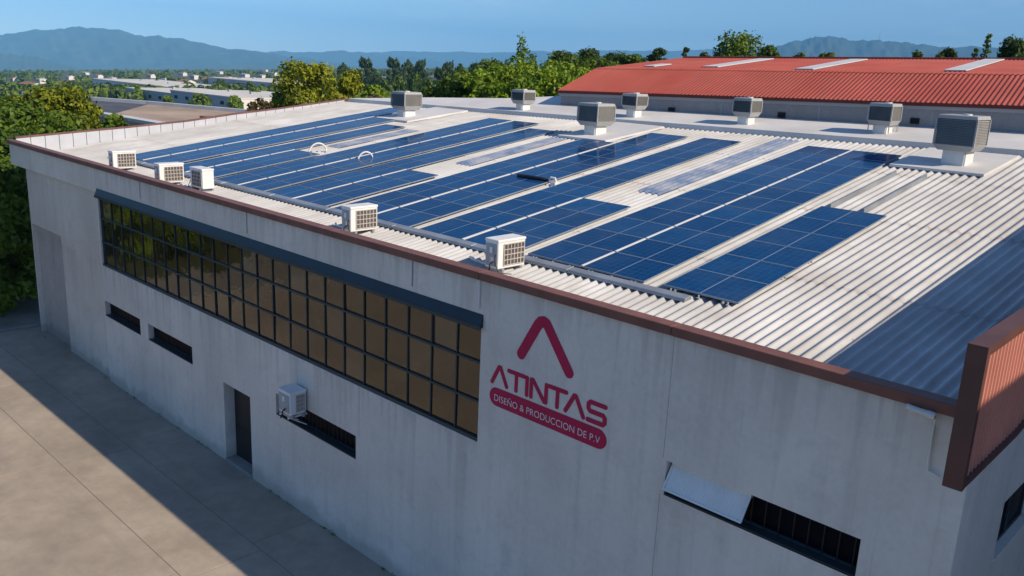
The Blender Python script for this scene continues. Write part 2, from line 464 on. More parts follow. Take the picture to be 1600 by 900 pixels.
# concrete yard: joint bed with separate slabs
XC = [-34.25, -28.5, -21.2, -13.95, -6.7, 0.6, 8.0, 15.0]
YC = [0.6, -1.66, -3.5, -7.6, -11.8, -16.2]
mb = MB(); mb.box(-34.3, 15.1, -16.3, 3.0, -0.025, -0.006)
yard = tag(mb.build('yard', M['yard_joint']), kind='structure')
for j in range(len(YC) - 1):
    for i in range(len(XC) - 1):
        g = 0.011
        dx = (0.35 if j % 2 else -0.2) * (1 if 0 < i else 0)
        x0 = XC[i] + (((0.4 if j == 1 else (-0.15 if j > 2 else 0.0))) if 0 < i else 0)
        x1 = XC[i + 1] + (((0.4 if j == 1 else (-0.15 if j > 2 else 0.0))) if i + 1 < len(XC) - 1 else 0)
        mb = MB(); mb.box(x0 + g, x1 - g, YC[j + 1] + g, YC[j] - g, -0.02, 0.0)
        mb.build('slab', M['yard'], yard, bevel=0.006)
mb = MB(); mb.box(-34.48, -34.31, -16.3, 6.0, -0.05, 0.09)
tag(mb.build('kerb', M['kerb'], bevel=0.02), kind='structure')
mb = MB(); mb.box(-39.5, -34.5, -40.0, 30.0, -0.025, -0.004)
tag(mb.build('side_lane', M['lane']), kind='structure')
mb = MB(); mb.box(-34.3, 40.0, -30.0, -16.35, -0.025, -0.003)
tag(mb.build('road', M['asphalt']), kind='structure')

# mountains: real ranges, ridge line with a front and a back slope
def mountain(name, pts, depth, base_drop, seed, scale=2.0):
    rg = np.random.default_rng(seed)
    P = np.array(pts, float)
    P = np.array(CAM) + (P - np.array(CAM)) * scale
    n = (len(P) - 1) * 8 + 1
    tt = np.linspace(0, len(P) - 1, n)
    Q = np.stack([np.interp(tt, range(len(P)), P[:, i]) for i in range(3)], 1)
    ph = rg.uniform(0, 6.28, 8)
    for i, (fq, am) in enumerate(((9, 9), (17, 7), (31, 5), (57, 3))):
        Q[:, 2] += am * np.sin(tt / len(P) * fq * 6.28 + ph[i])
    c = np.array([CAM.x, CAM.y])
    out = Q[:, :2] - c; out /= np.linalg.norm(out, axis=1)[:, None]
    rows = []
    sv = np.concatenate([np.linspace(-1, 0, 14), np.linspace(0.12, 0.6, 4)])
    for k, s_ in enumerate(sv):
        xy = Q[:, :2] + out * depth * s_
        gz_ = terrain(xy[:, 0], xy[:, 1]) - base_drop
        w = 1 - abs(s_) ** 1.15
        z = gz_ + (Q[:, 2] - gz_) * w
        if s_ != 0:
            amp = 0.13 * (Q[:, 2] - gz_).clip(0) * (abs(s_) * (1 - abs(s_)) * 4)
            z += amp * (np.sin(tt * 1.9 + ph[4] + 5.2 * s_) * 0.45 + np.sin(tt * 3.7 + ph[5] - 6.5 * s_) * 0.35 + np.sin(tt * 7.9 + ph[6] + 9 * s_) * 0.2)
        rows.append(np.column_stack([xy, z]))
    mb = MB()
    for r_ in rows: mb.v += [tuple(map(float, p)) for p in r_]
    for k in range(len(rows) - 1):
        for i in range(n - 1):
            q = k * n + i
            mb.f.append((q, q + 1, q + n + 1, q + n)); mb.m.append(0)
    return tag(mb.build(name, M['mountain'], smooth=True), kind='structure')
MT_L = [(-7393,1475,-19),(-7142,1723,5),(-6896,1974,46),(-6805,2070,69),(-6667,2211,94),(-6590,2290,108),(-6497,2384,122),(-6401,2475,119),(-6269,2594,101),(-6184,2667,76),(-6106,2745,85),(-6008,2835,74),(-5841,2982,37),(-5677,3132,16),(-5513,3282,-4),(-5383,3402,-18),(-5218,3551,-42),(-5086,3670,-60)]
MT_M = [(-6109,3114,-74),(-5892,3352,7),(-5761,3482,20),(-5626,3610,19),(-5464,3775,42),(-5329,3902,37),(-5191,4028,18),(-5056,4156,17),(-4815,4376,-13)]
MT_N = [(-5748,3913,-10),(-5549,4123,45),(-5342,4328,62),(-5133,4531,70),(-4924,4734,78),(-4649,5007,105),(-4439,5209,108),(-4235,5416,139),(-4094,5551,139),(-3887,5755,156),(-3682,5960,178),(-3475,6165,195),(-3193,6434,193),(-2704,6906,204)]
MT_R = [(-3235,5498,87),(-3153,5599,153),(-3052,5714,202),(-2979,5796,237),(-2915,5867,263),(-2884,5899,269),(-2830,5956,285),(-2781,6001,280),(-2699,6076,267),(-2618,6152,263),(-2557,6215,276),(-2490,6274,263),(-2411,6351,267),(-2345,6410,254),(-2248,6501,247),(-2152,6593,249),(-2027,6717,261),(-1835,6900,259),(-1515,7205,253)]
MT_F = [(-5990,1373,-61),(-5724,1627,-63),(-5643,1703,-69),(-5561,1778,-78),(-5476,1851,-102),(-5392,1924,-126)]
mountain('mountain', MT_L, 2600, 40, 1, 2.2)
mountain('mountain', MT_M, 1300, 40, 2, 2.9)
mountain('mountain', MT_N, 1300, 40, 3, 3.3)
mountain('mountain', MT_R, 1800, 40, 4, 2.2)
mountain('mountain', MT_F, 1000, 40, 5, 1.9)

# ================================================================== main building
SL = 0.1217
def rz_(y): return 6.8 + SL * y
KX = [-36, -27, -22, -17, -13, -8, -5, -1.5, 1]
KV = [-0.090, -0.090, -0.100, -0.100, -0.085, -0.060, -0.045, 0.0, 0.0]
def kx(a): return float(np.interp(a, KX, KV))
def shx(a, y): return a + kx(a) * (y - 2.6)
def y_ridge(x): return 17.1 + 0.08 * (x + 31)
XR = 0.33          # plane of the right end wall

bld = empty('industrial_building', (0, 0, 0))
tag(bld, 'grey rendered industrial building carrying the solar panels, with brown coping and magenta logo', 'building')

front = lambda a, b, d: (a, d, b)
holes = [(-26.35, -8.17, 4.12, 6.62, 0.20, None, 0)]
W1 = (-26.62, -23.62, 2.38, 2.90); W2 = (-23.05, -20.10, 2.38, 2.90); W3 = (-15.55, -12.13, 2.32, 2.88); W4 = (-3.90, -0.80, 4.74, 5.31)
W1 = (-26.40, -23.62, 2.38, 2.90)
for w in (W1, W2, W3, W4): holes.append((*w, 0.30, 1, 0))
DOOR = (-18.30, -16.86, -0.05, 2.36)
holes.append((*DOOR, 0.42, 1, 0))
for xj, z0, z1 in ((-23.0, 6.80, 7.34), (-16.72, 6.80, 7.34), (-10.2, 6.80, 7.34), (-3.97, 5.33, 7.34), (-3.97, 0.02, 4.72), (-12.0, 2.90, 4.10)):
    wj = 0.05 if z0 > 6 and xj < -9 else 0.007
    holes.append((xj - wj / 2, xj + wj / 2, z0, z1, 0.004, 2, 2))
mb = MB()
wall_grid(mb, -26.45, XR - 0.24, -0.05, 7.35, holes, front, 0)
mb.face([(-26.45, 0, 0), (-26.45, 0.12, 0), (-26.45, 0.12, 6.55), (-26.45, 0, 6.55)], 0)
mb.face([(-34.9, 0.18, 7.35), (XR, 0.18, 7.35), (XR, 0.18, 6.5), (-34.9, 0.18, 6.5)], 0)
mb.build('front_wall', [M['wall'], M['dark_void'], M['joint']], bld, recalc=False)
mb = MB(); mb.box(-34.9, -26.452, 0.0, 0.178, 6.55, 7.35)
mb.build('fascia_band', M['wall_light'], bld, bevel=0.01)
mb = MB()
wall_grid(mb, -33.6, -26.45, -0.05, 6.55, [(-33.50, -30.40, -0.05, 4.40, 0.22, None, 0)], lambda a, b, d: (a, 0.12 + d, b), 0)
mb.face([(-34.9, 0.0, 6.551), (-26.45, 0.0, 6.551), (-26.45, 0.3, 6.551), (-34.9, 0.3, 6.551)])
mb.face([(-34.9, 0.178, 6.552), (-33.6, 0.178, 6.552), (-33.6, 18.0, 6.552), (-34.9, 18.0, 6.552)])
mb.build('recessed_wall', M['wall_recess'], bld, recalc=False)
door = empty('sheet_door', (0, 0, 0), parent=bld)
for i in range(4):
    mb = MB(); x0 = -33.50 + i * 0.775
    mb.box(x0 + 0.004, x0 + 0.771, 0.30, 0.34, 0.0, 4.398)
    mb.build('door_leaf', M['door_tan'], door, bevel=0.004)
mb = MB()
mb.face([(-33.6, 0.12, 0), (-33.6, 18.2, 0), (-33.6, 18.2, 6.55), (-33.6, 0.12, 6.55)])
mb.build('left_end_wall', M['wall_recess'], bld)
mb = MB()
SW = (2.06, 3.85, 4.68, 5.58)
wall_grid(mb, 0.0, 24.0, 0.0, 7.45, [(*SW, 0.25, 1, 0), (6.2, 8.0, 4.68, 5.58, 0.25, 1, 0)], lambda a, b, d: (XR - d, a, b), 0)
mb.build('right_end_wall', [M['wall'], M['dark_void']], bld, recalc=False)
mb = MB(); mb.box(XR - 0.24, XR + 0.002, -0.015, 0.25, 0.0, 7.35)
mb.build('corner_pilaster', M['wall'], bld, bevel=0.01)

# coping in lengths
xs = [-34.98, -29.6, -24.0, -18.4, -12.9, -8.22, -4.0, XR - 0.02]
for i in range(len(xs) - 1):
    mb = MB(); mb.box(xs[i] + 0.004, xs[i + 1] - 0.004, -0.07, 0.20, 7.35, 7.50)
    mb.build('coping', M['coping'], bld, bevel=0.012)

# ribbon window
rib = empty('ribbon_window', (0, 0, 0), parent=bld)
mull = [-26.35] + [-26.9698 + 0.7533 * k for k in range(1, 25)] + [-8.17]
ZT = [4.12, 4.924, 5.717, 6.62]
mb = MB(); mb.box(-26.35, -8.17, 0.02, 0.12, 4.121, 4.19); mb.build('sill_rail', M['dark_frame'], rib)
mb = MB(); mb.box(-26.35, -8.17, 0.02, 0.12, 6.55, 6.619); mb.build('head_rail', M['dark_frame'], rib)
for z in ZT[1:3]:
    mb = MB(); mb.box(-26.349, -8.171, 0.035, 0.11, z - 0.022, z + 0.022); mb.build('transom', M['dark_frame'], rib)
mullm = MB(); mullm.box(-0.016, 0.016, 0.05, 0.12, 4.19, 6.55)
mullm = mullm.mesh('mullion', M['dark_frame'])
for i, x in enumerate(mull):
    xx = x + (0.03 if i == 0 else -0.03 if i == len(mull) - 1 else 0)
    link('mullion', mullm, rib, (xx, 0, 0))
pane_cache = {}
for i in range(len(mull) - 1):
    for j in range(3):
        w, h = round(mull[i + 1] - mull[i] - 0.03, 3), round(ZT[j + 1] - ZT[j] - 0.03, 3)
        if (w, h) not in pane_cache:
            p = MB(); p.box(-w / 2, w / 2, -0.006, 0.006, -h / 2, h / 2)
            pane_cache[w, h] = p.mesh('pane', M['bronze'])
        o = link('pane', pane_cache[w, h], rib, ((mull[i] + mull[i + 1]) / 2, 0.085, (ZT[j] + ZT[j + 1]) / 2))
        o.rotation_euler = (R(random.gauss(0, 0.45)), 0, R(random.gauss(0, 0.5)))
mb = MB()
mb.face([(-26.40, 0.13, 4.1), (-8.1, 0.13, 4.1), (-8.1, 0.13, 6.65), (-26.40, 0.13, 6.65)])
mb.build('backing', M['dark_void'], rib)
# canopy over the ribbon window
mb = MB()
n = 12
cx0, cx1 = -26.36, -8.12
mb.hexa([(cx0, -0.09, 6.42), (cx1, -0.09, 6.42), (cx1, -0.005, 6.45), (cx0, -0.005, 6.45), (cx0, -0.09, 6.47), (cx1, -0.09, 6.47), (cx1, -0.005, 6.70), (cx0, -0.005, 6.70)])
mb.build('canopy', M['canopy'], bld, bevel=0.008)
mb = MB(); mb.box(cx0 - 0.01, cx1 + 0.01, -0.101, -0.091, 6.405, 6.482); mb.build('canopy_edge', M['dark_frame'], bld)

# small windows
def strip_window(x0, x1, z0, z1, nbar):
    w = empty('window', ((x0 + x1) / 2, 0.0, z0), parent=bld)
    hw, h = (x1 - x0) / 2, z1 - z0
    mb = MB()
    mb.box(-hw, hw, 0.18, 0.24, 0.0, 0.05); mb.box(-hw, hw, 0.18, 0.24, h - 0.04, h)
    mb.box(-hw, -hw + 0.04, 0.18, 0.24, 0.05, h - 0.04); mb.box(hw - 0.04, hw, 0.18, 0.24, 0.05, h - 0.04)
    mb.build('frame', M['dark_frame'], w)
    mb = MB(); mb.box(-hw + 0.002, hw - 0.002, 0.0, 0.178, -0.02, 0.012); mb.build('sill', M['dark_frame'], w)
    mb = MB(); mb.box(-hw + 0.04, hw - 0.04, 0.205, 0.215, 0.05, h - 0.04); mb.build('pane', M['dark_glass'], w)
    bm_ = MB(); bm_.tube([(0, 0.15, 0.01), (0, 0.15, h - 0.005)], 0.009, 6)
    bm_ = bm_.mesh('bar', M['black_metal'])
    for k in range(nbar):
        link('bar', bm_, w, (-hw + (k + 0.5) * 2 * hw / nbar, 0, 0))
    return w
strip_window(*W1, 18); strip_window(*W2, 18); strip_window(*W3, 20)
w4 = strip_window(*W4, 14)
# white hopper shutter hanging open in the left half of that window
mb = MB()
HX0, HX1 = -3.86, -2.47
n = 28
for k in range(n):
    a0, a1 = HX0 + 0.03 + (HX1 - HX0 - 0.06) * k / n, HX0 + 0.03 + (HX1 - HX0 - 0.06) * (k + 1) / n
    am = (a0 + a1) / 2
    pt = lambda x, t, o: (x, 0.13 - 0.24 * t - o, 5.255 - 0.37 * t)
    mb.face([pt(a0, 0.06, 0), pt(am, 0.06, 0.012), pt(am, 0.97, 0.012), pt(a0, 0.97, 0)])
    mb.face([pt(am, 0.06, 0.012), pt(a1, 0.06, 0), pt(a1, 0.97, 0), pt(am, 0.97, 0.012)])
sh = mb.build('shutter', M['white_paint'], bld)
mb = MB()
for t0, t1 in ((0.0, 0.07), (0.95, 1.03)):
    mb.hexa([pt(HX0, t1, 0.02), pt(HX1, t1, 0.02), pt(HX1, t1, -0.012), pt(HX0, t1, -0.012), pt(HX0, t0, 0.02), pt(HX1, t0, 0.02), pt(HX1, t0, -0.012), pt(HX0, t0, -0.012)])
for xa, xb in ((HX0, HX0 + 0.03), (HX1 - 0.03, HX1)):
    mb.hexa([pt(xa, 0.95, 0.018), pt(xb, 0.95, 0.018), pt(xb, 0.95, -0.01), pt(xa, 0.95, -0.01), pt(xa, 0.07, 0.018), pt(xb, 0.07, 0.018), pt(xb, 0.07, -0.01), pt(xa, 0.07, -0.01)])
mb.build('shutter_frame', M['white_paint'], sh)
mb = MB(); mb.box(HX0, HX1, 0.10, 0.17, 5.20, 5.305); mb.build('shutter_box', M['wall_light'], sh)
# side window
for (y0, y1, z0, z1) in (SW, (6.2, 8.0, 4.68, 5.58)):
    sw = empty('window', (XR, (y0 + y1) / 2, z0), parent=bld)
    hy, h = (y1 - y0) / 2, z1 - z0
    mb = MB()
    for a, b, c, d in ((-hy, hy, 0, 0.06), (-hy, hy, h - 0.05, h), (-hy, -hy + 0.05, 0.06, h - 0.05), (hy - 0.05, hy, 0.06, h - 0.05), (-0.03, 0.03, 0.06, h - 0.05)):
        mb.box(-0.17, -0.11, a, b, c, d)
    mb.build('frame', M['dark_frame'], sw)
    for s_ in (-1, 1):
        mb = MB(); c = s_ * hy / 2; mb.box(-0.145, -0.135, c - hy / 2 + 0.03, c + hy / 2 - 0.03, 0.06, h - 0.05); mb.build('pane', M['dark_glass'], sw)
    mb = MB(); mb.box(-0.11, 0.02, -hy + 0.002, hy - 0.002, -0.03, 0.012); mb.build('sill', M['wall_light'], sw)
# door
dr = empty('door', (-17.58, 0.0, 0.0), parent=bld)
mb = MB(); mb.box(-0.70, 0.70, 0.30, 0.345, 0.10, 2.34)
lf = mb.build('door_leaf', M['black_metal'], dr, bevel=0.005)
for a, b, c, d in ((-0.58, 0.58, 0.30, 1.05), (-0.58, 0.58, 1.2, 2.2)):
    mb = MB(); mb.box(a, b, 0.285, 0.299, c, d); mb.build('door_panel', M['black_metal'], lf, bevel=0.004)
mb = MB(); mb.tube([(0.56, 0.27, 1.08), (0.56, 0.22, 1.08), (0.45, 0.22, 1.08)], 0.012, 8); mb.build('handle', M['alu'], lf)
mb = MB(); mb.box(-0.719, 0.719, -0.04, 0.33, 0.0, 0.10); mb.build('threshold', M['kerb'], dr, bevel=0.01)

# corrugated roof
PITCH = 0.2
NW = int((XR - 0.02 + 34.9) / PITCH)
aa = np.linspace(-34.9, XR - 0.01, NW * 8 + 1)
segs = [(0.19, 5.0, 0.0), (4.92, 9.88, 0.009), (9.80, 14.8, 0.018), (14.72, None, 0.027)]
V = []; F = []
for y0, y1, dz in segs:
    nY = 7
    base = len(V)
    ys = np.linspace(0, 1, nY)
    for t_ in ys:
        for i, a in enumerate(aa):
            ye = y1 if y1 is not None else y_ridge(a) + 0.15
            y = y0 + (ye - y0) * t_
            V.append((shx(a, y), y, rz_(y) + dz + 0.031 * math.cos(2 * math.pi * i / 8)))
    na = len(aa)
    for r_ in range(nY - 1):
        for i in range(na - 1):
            q = base + r_ * na + i
            F.append((q, q + 1, q + na + 1, q + na))
me = bpy.data.meshes.new('corrugated_roof'); me.from_pydata(V, [], F); me.materials.append(M['roof'])
me.polygons.foreach_set('use_smooth', [True] * len(F)); me.update()
link('corrugated_roof', me, bld)
def sky_sheet(a0, a1, y0, y1):
    V, F = [], []
    ia = np.arange(round((a0 + 34.9) / PITCH) * 8, round((a1 + 34.9) / PITCH) * 8 + 1)
    ys = np.linspace(y0, y1, 6)
    for y in ys:
        for i in ia:
            a = -34.9 + i * (aa[1] - aa[0])
            V.append((shx(a, y), y, rz_(y) + 0.030 + 0.031 * math.cos(2 * math.pi * i / 8)))
    na = len(ia)
    for r_ in range(5):
        for i in range(na - 1):
            q = r_ * na + i
            F.append((q, q + 1, q + na + 1, q + na))
    me = bpy.data.meshes.new('skylight_sheet'); me.from_pydata(V, [], F); me.materials.append(M['skylight'])
    me.polygons.foreach_set('use_smooth', [True] * len(F))
    link('skylight_sheet', me, bld)
sky_sheet(-10.9, -10.15, 9.0, 18.2)
sky_sheet(-18.0, -17.3, 8.8, 14.2)
sky_sheet(-24.9, -24.1, 8.3, 12.5)

# rear flat strip with its upstand
fx = [-35.9, -34.0, -32.6, -28.2, -26.2, -24.3, -16.7, -10.8, -5.4, XR]
fy = [17.0, 18.0, 18.9, 20.7, 22.6, 22.6, 22.6, 22.8, 23.0, 23.6]
mb = MB()
for i in range(len(fx) - 1):
    a, b = fx[i], fx[i + 1]
    ya, yb = y_ridge(a), y_ridge(b)
    P = lambda x, y, dz: (x, y, rz_(y) + dz)
    mb.face([P(a, ya, 0.20), P(b, yb, 0.20), P(b, fy[i + 1], 0.20), P(a, fy[i], 0.20)])
    mb.face([P(a, fy[i], 0.20), P(b, fy[i + 1], 0.20), (b, fy[i + 1], 0), (a, fy[i], 0)])
mb.build('rear_flat_roof', M['membrane'], bld)
mb = MB()
for i in range(len(fx) - 1):
    a, b = fx[i], fx[i + 1]
    ya, yb = y_ridge(a), y_ridge(b)
    P = lambda x, y, dz: (x, y, rz_(y) + dz)
    mb.hexa([P(a, ya - 0.03, -0.01), P(b, yb - 0.03, -0.01), P(b, yb + 0.15, -0.01), P(a, ya + 0.15, -0.01), P(a, ya - 0.03, 0.215), P(b, yb - 0.03, 0.215), P(b, yb + 0.15, 0.215), P(a, ya + 0.15, 0.215)], 0, 'lr')
mb.build('ridge_upstand', M['membrane'], bld)

# left parapet
PYS = [0.19, 2.1, 4.7, 7.5, 10.0, 12.5, 17.0]
PZS = [7.60, 7.72, 7.88, 8.08, 8.36, 8.58, 9.05]
sheets = np.linspace(0.2, 16.6, 31)
for i in range(len(sheets) - 1):
    y0, y1 = sheets[i] + 0.012, sheets[i + 1] - 0.012
    z0, z1 = np.interp([y0, y1], PYS, PZS) - 0.045
    xa, xb = shx(-34.9, y0) - 0.03, shx(-34.9, y1) - 0.03
    mb = MB()
    mb.hexa([(xa - 0.10, y0, 6.5), (xa, y0, 6.5), (xb, y1, 6.5), (xb - 0.10, y1, 6.5), (xa - 0.10, y0, z0), (xa, y0, z0), (xb, y1, z1), (xb - 0.10, y1, z1)])
    mb.build('parapet_sheet', M['parapet'], bld)
mb = MB()
for i in range(len(PYS) - 1):
    y0, y1 = PYS[i], PYS[i + 1]
    xa, xb = shx(-34.9, y0) - 0.03, shx(-34.9, y1) - 0.03
    z0, z1 = PZS[i] - 0.045, PZS[i + 1] - 0.045
    mb.hexa([(xa - 0.17, y0, z0), (xa + 0.03, y0, z0), (xb + 0.03, y1, z1), (xb - 0.17, y1, z1), (xa - 0.17, y0, z0 + 0.05), (xa + 0.03, y0, z0 + 0.05), (xb + 0.03, y1, z1 + 0.05), (xb - 0.17, y1, z1 + 0.05)])
mb.build('coping', M['coping'], bld)

# ---------------------------------------------------------------- terracotta fascia sign
sg = empty('fascia_screen', (0.36, -1.15, 6.95))
tag(sg, 'ribbed terracotta fascia screen in a dark brown frame at the roof corner', 'fascia screen')
SGL = 24.0; SGS = 0.12; SGH = 1.64
def sz(y): return SGS * max(0.0, y - 2.0) + 0.03 * min(y, 2.0)
def seg(mb, y0, y1, x0, x1, z0, z1):
    mb.hexa([(x0, y0, z0 + sz(y0)), (x1, y0, z0 + sz(y0)), (x1, y1, z0 + sz(y1)), (x0, y1, z0 + sz(y1)), (x0, y0, z1 + sz(y0)), (x1, y0, z1 + sz(y0)), (x1, y1, z1 + sz(y1)), (x0, y1, z1 + sz(y1))])
mb = MB(); seg(mb, 0, 2, 0, 0.20, SGH - 0.11, SGH); seg(mb, 2, SGL, 0, 0.20, SGH - 0.11, SGH); mb.build('top_rail', M['sign_frame'], sg)
mb = MB(); seg(mb, 0, 2, 0, 0.20, 0, 0.07); seg(mb, 2, SGL, 0, 0.20, 0, 0.07); mb.build('bottom_rail', M['sign_frame'], sg)
mb = MB(); seg(mb, -0.006, 0.09, -0.003, 0.203, -0.003, SGH + 0.003); mb.build('end_post', M['sign_frame'], sg)
mb = MB()
y = 0.09; V, F = [], []
prof = [(0, 0.0), (0.045, 0.0), (0.062, 0.028), (0.098, 0.028), (0.115, 0.0)]
pts = []
while y < SGL:
    for dy, dx in prof: pts.append((y + dy, 0.135 + dx))
    y += 0.13
for (yy, xx) in pts:
    V += [(xx, yy, 0.06 + sz(yy)), (xx, yy, SGH - 0.10 + sz(yy))]
for i in range(len(pts) - 1): F.append((2 * i, 2 * i + 2, 2 * i + 3, 2 * i + 1))
me = bpy.data.meshes.new('ribbed_sheet'); me.from_pydata(V, [], F); me.materials.append(M['terracotta']); me.update()
link('ribbed_sheet', me, sg)
mb = MB(); seg(mb, 0.1, 2, 0.02, 0.05, 0.07, SGH - 0.11); seg(mb, 2, SGL, 0.02, 0.05, 0.07, SGH - 0.11); mb.build('back_sheet', M['sign_frame'], sg)
for yb in (2.0, 6.0, 10.0):
    mb = MB(); mb.box(-0.14, 0.0, yb, yb + 0.08, 0.2 + sz(yb), 0.28 + sz(yb)); mb.build('bracket', M['sign_frame'], sg)

# ---------------------------------------------------------------- drain pipe at the corner
dp = empty('drain_pipe', (-0.17, -0.03, 6.55))
tag(dp, 'white plastic drain pipe with a short spout under the coping near the corner', 'drain pipe')
mb = MB(); mb.tube([(-0.30, -0.10, 0.80), (-0.02, -0.08, 0.77)], 0.036, 12); mb.build('spout', M['pvc'], dp)
mb = MB(); mb.tube([(-0.05, -0.08, 0.775), (0.04, -0.08, 0.765)], 0.048, 12); mb.build('collar', M['pvc'], dp)
mb = MB(); mb.tube([(0.03, -0.08, 0.76), (0.03, -0.05, 0.70), (0.03, -0.01, 0.60), (0.03, -0.01, 0.08), (0.045, -0.01, 0.02), (0.20, -0.02, 0.0)], 0.018, 8); mb.build('pipe', M['pvc'], dp, smooth=True)
mb = MB(); mb.tube([(-8.235, -0.03, 6.80), (-8.235, -0.03, 7.34)], 0.022, 8); 
wp = mb.build('down_pipe', M['pvc']); tag(wp, 'short white vertical pipe at the right end of the navy canopy', 'pipe')

# ---------------------------------------------------------------- logo
lg = empty('wall_logo', (-6.5, -0.004, 5.0))
tag(lg, 'magenta chevron logo with company name painted on the grey facade', 'logo')
def stroke(mb, pts, w, y0=-0.004, y1=0.0035):
    """flat rounded stroke through (x,z) points"""
    r_ = w / 2
    pts = [Vector((p[0], p[1])) for p in pts]
    L, Rr = [], []
    def arc(c, a0, a1, n=8): return [c + Vector((math.cos(a0 + (a1 - a0) * k / n), math.sin(a0 + (a1 - a0) * k / n))) * r_ for k in range(n + 1)]
    out = []
    for i in range(len(pts) - 1):
        d = pts[i + 1] - pts[i]; a = math.atan2(d.y, d.x)
        poly = arc(pts[i], a + math.pi / 2, a + 3 * math.pi / 2) + arc(pts[i + 1], a - math.pi / 2, a + math.pi / 2)
        off = -0.0005 * mb.__dict__.setdefault('nseg', 0); mb.nseg += 1
        n = len(mb.v); k = len(poly)
        mb.v += [(p.x, y0 + off, p.y) for p in poly] + [(p.x, y1, p.y) for p in poly]
        mb.f.append(tuple(range(n, n + k))); mb.m.append(0)
        for j in range(k):
            mb.f.append((n + j, n + (j + 1) % k, n + k + (j + 1) % k, n + k + j)); mb.m.append(0)
ox, oz = -6.5, 5.0
def S(name, lines, w, mat='magenta', parent=lg, dy=0.0):
    mb = MB()
    for ln in lines: stroke(mb, [(x - ox, z - oz) for x, z in ln], w, -0.004 - dy)
    return mb.build(name, M[mat], parent)
ap = [(-7.12, 6.195), (-6.79, 6.80), (-6.70, 6.90), (-6.62, 6.925), (-6.54, 6.90), (-6.46, 6.80), (-5.985, 6.165)]
ap = [(-7.125, 6.20), (-6.76, 6.83), (-6.69, 6.905), (-6.62, 6.925), (-6.55, 6.90), (-6.49, 6.82), (-5.99, 6.17)]
S('chevron', [ap], 0.20)
zb, zt_ = 5.475, 5.80
W = 0.082
S('letter', [[(-7.83, zb), (-7.66, zt_), (-7.62, zt_), (-7.45, zb)]], W)
S('letter', [[(-7.41, zt_), (-7.01, zt_)], [(-7.21, zt_), (-7.21, zb)]], W)
S('letter', [[(-6.945, zt_), (-6.945, zb)]], W)
S('letter', [[(-6.84, zb), (-6.84, zt_), (-6.80, zt_), (-6.52, zb), (-6.48, zb), (-6.48, zt_)]], W)
S('letter', [[(-6.41, zt_), (-6.02, zt_)], [(-6.215, zt_), (-6.215, zb)]], W)
S('letter', [[(-6.02, zb), (-5.84, zt_), (-5.80, zt_), (-5.62, zb)]], W)
zm = (zb + zt_) / 2
S('letter', [[(-5.16, zt_), (-5.48, zt_), (-5.52, zt_ - 0.04), (-5.52, zm + 0.04), (-5.48, zm), (-5.20, zm), (-5.16, zm - 0.04), (-5.16, zb + 0.04), (-5.20, zb), (-5.52, zb)]], W)
BANNER = S('banner', [[(-7.70, 5.205), (-5.27, 5.205)]], 0.36)
fc = bpy.data.curves.new('lettering', 'FONT')
fc.body = 'DISE\u00d1O & PRODUCCION DE P.V'
fc.size = 0.235; fc.space_character = 1.02; fc.align_x = 'CENTER'; fc.align_y = 'CENTER'; fc.offset = -0.001
tmp = bpy.data.objects.new('lettering_tmp', fc); COL.objects.link(tmp)
bpy.context.view_layer.update()
dg = bpy.context.evaluated_depsgraph_get()
me = bpy.data.meshes.new_from_object(tmp.evaluated_get(dg))
bpy.data.objects.remove(tmp)
co = np.array([v.co[:] for v in me.vertices]); wd = co[:, 0].max() - co[:, 0].min()
cxm = (co[:, 0].max() + co[:, 0].min()) / 2; czm = (co[:, 1].max() + co[:, 1].min()) / 2
fs = 2.52 / wd
for v in me.vertices:
    v.co = ((v.co.x - cxm) * fs, -0.0085, (v.co.y - czm) * 0.78)
me.materials.clear(); me.materials.append(M['white_text']); me.update()
# one object per character: islands whose x ranges overlap belong together (tilde, dots)
bmt = bmesh.new(); bmt.from_mesh(me); bmt.verts.ensure_lookup_table()
seen, isl = set(), []
for v in bmt.verts:
    if v in seen: continue
    st, cur = [v], []
    seen.add(v)
    while st:
        q_ = st.pop(); cur.append(q_)
        for e in q_.link_edges:
            o_ = e.other_vert(q_)
            if o_ not in seen: seen.add(o_); st.append(o_)
    isl.append((min(q_.co.x for q_ in cur), max(q_.co.x for q_ in cur), cur))
isl.sort(key=lambda t_: t_[0])
chars = []
for a, b, cur in isl:
    if chars and a < chars[-1][1] - 0.01: chars[-1][1] = max(chars[-1][1], b); chars[-1][2] += cur
    else: chars.append([a, b, list(cur)])
for a, b, cur in chars:
    ids = {v.index: i for i, v in enumerate(cur)}
    cm = bpy.data.meshes.new('small_letter')
    cm.from_pydata([tuple(v.co) for v in cur], [], [tuple(ids[v.index] for v in f.verts) for f in bmt.faces if f.verts[0].index in ids])
    cm.materials.append(M['white_text'])
    link('small_letter', cm, BANNER, (-6.485 - ox, 0, 5.205 - oz))
bmt.free()

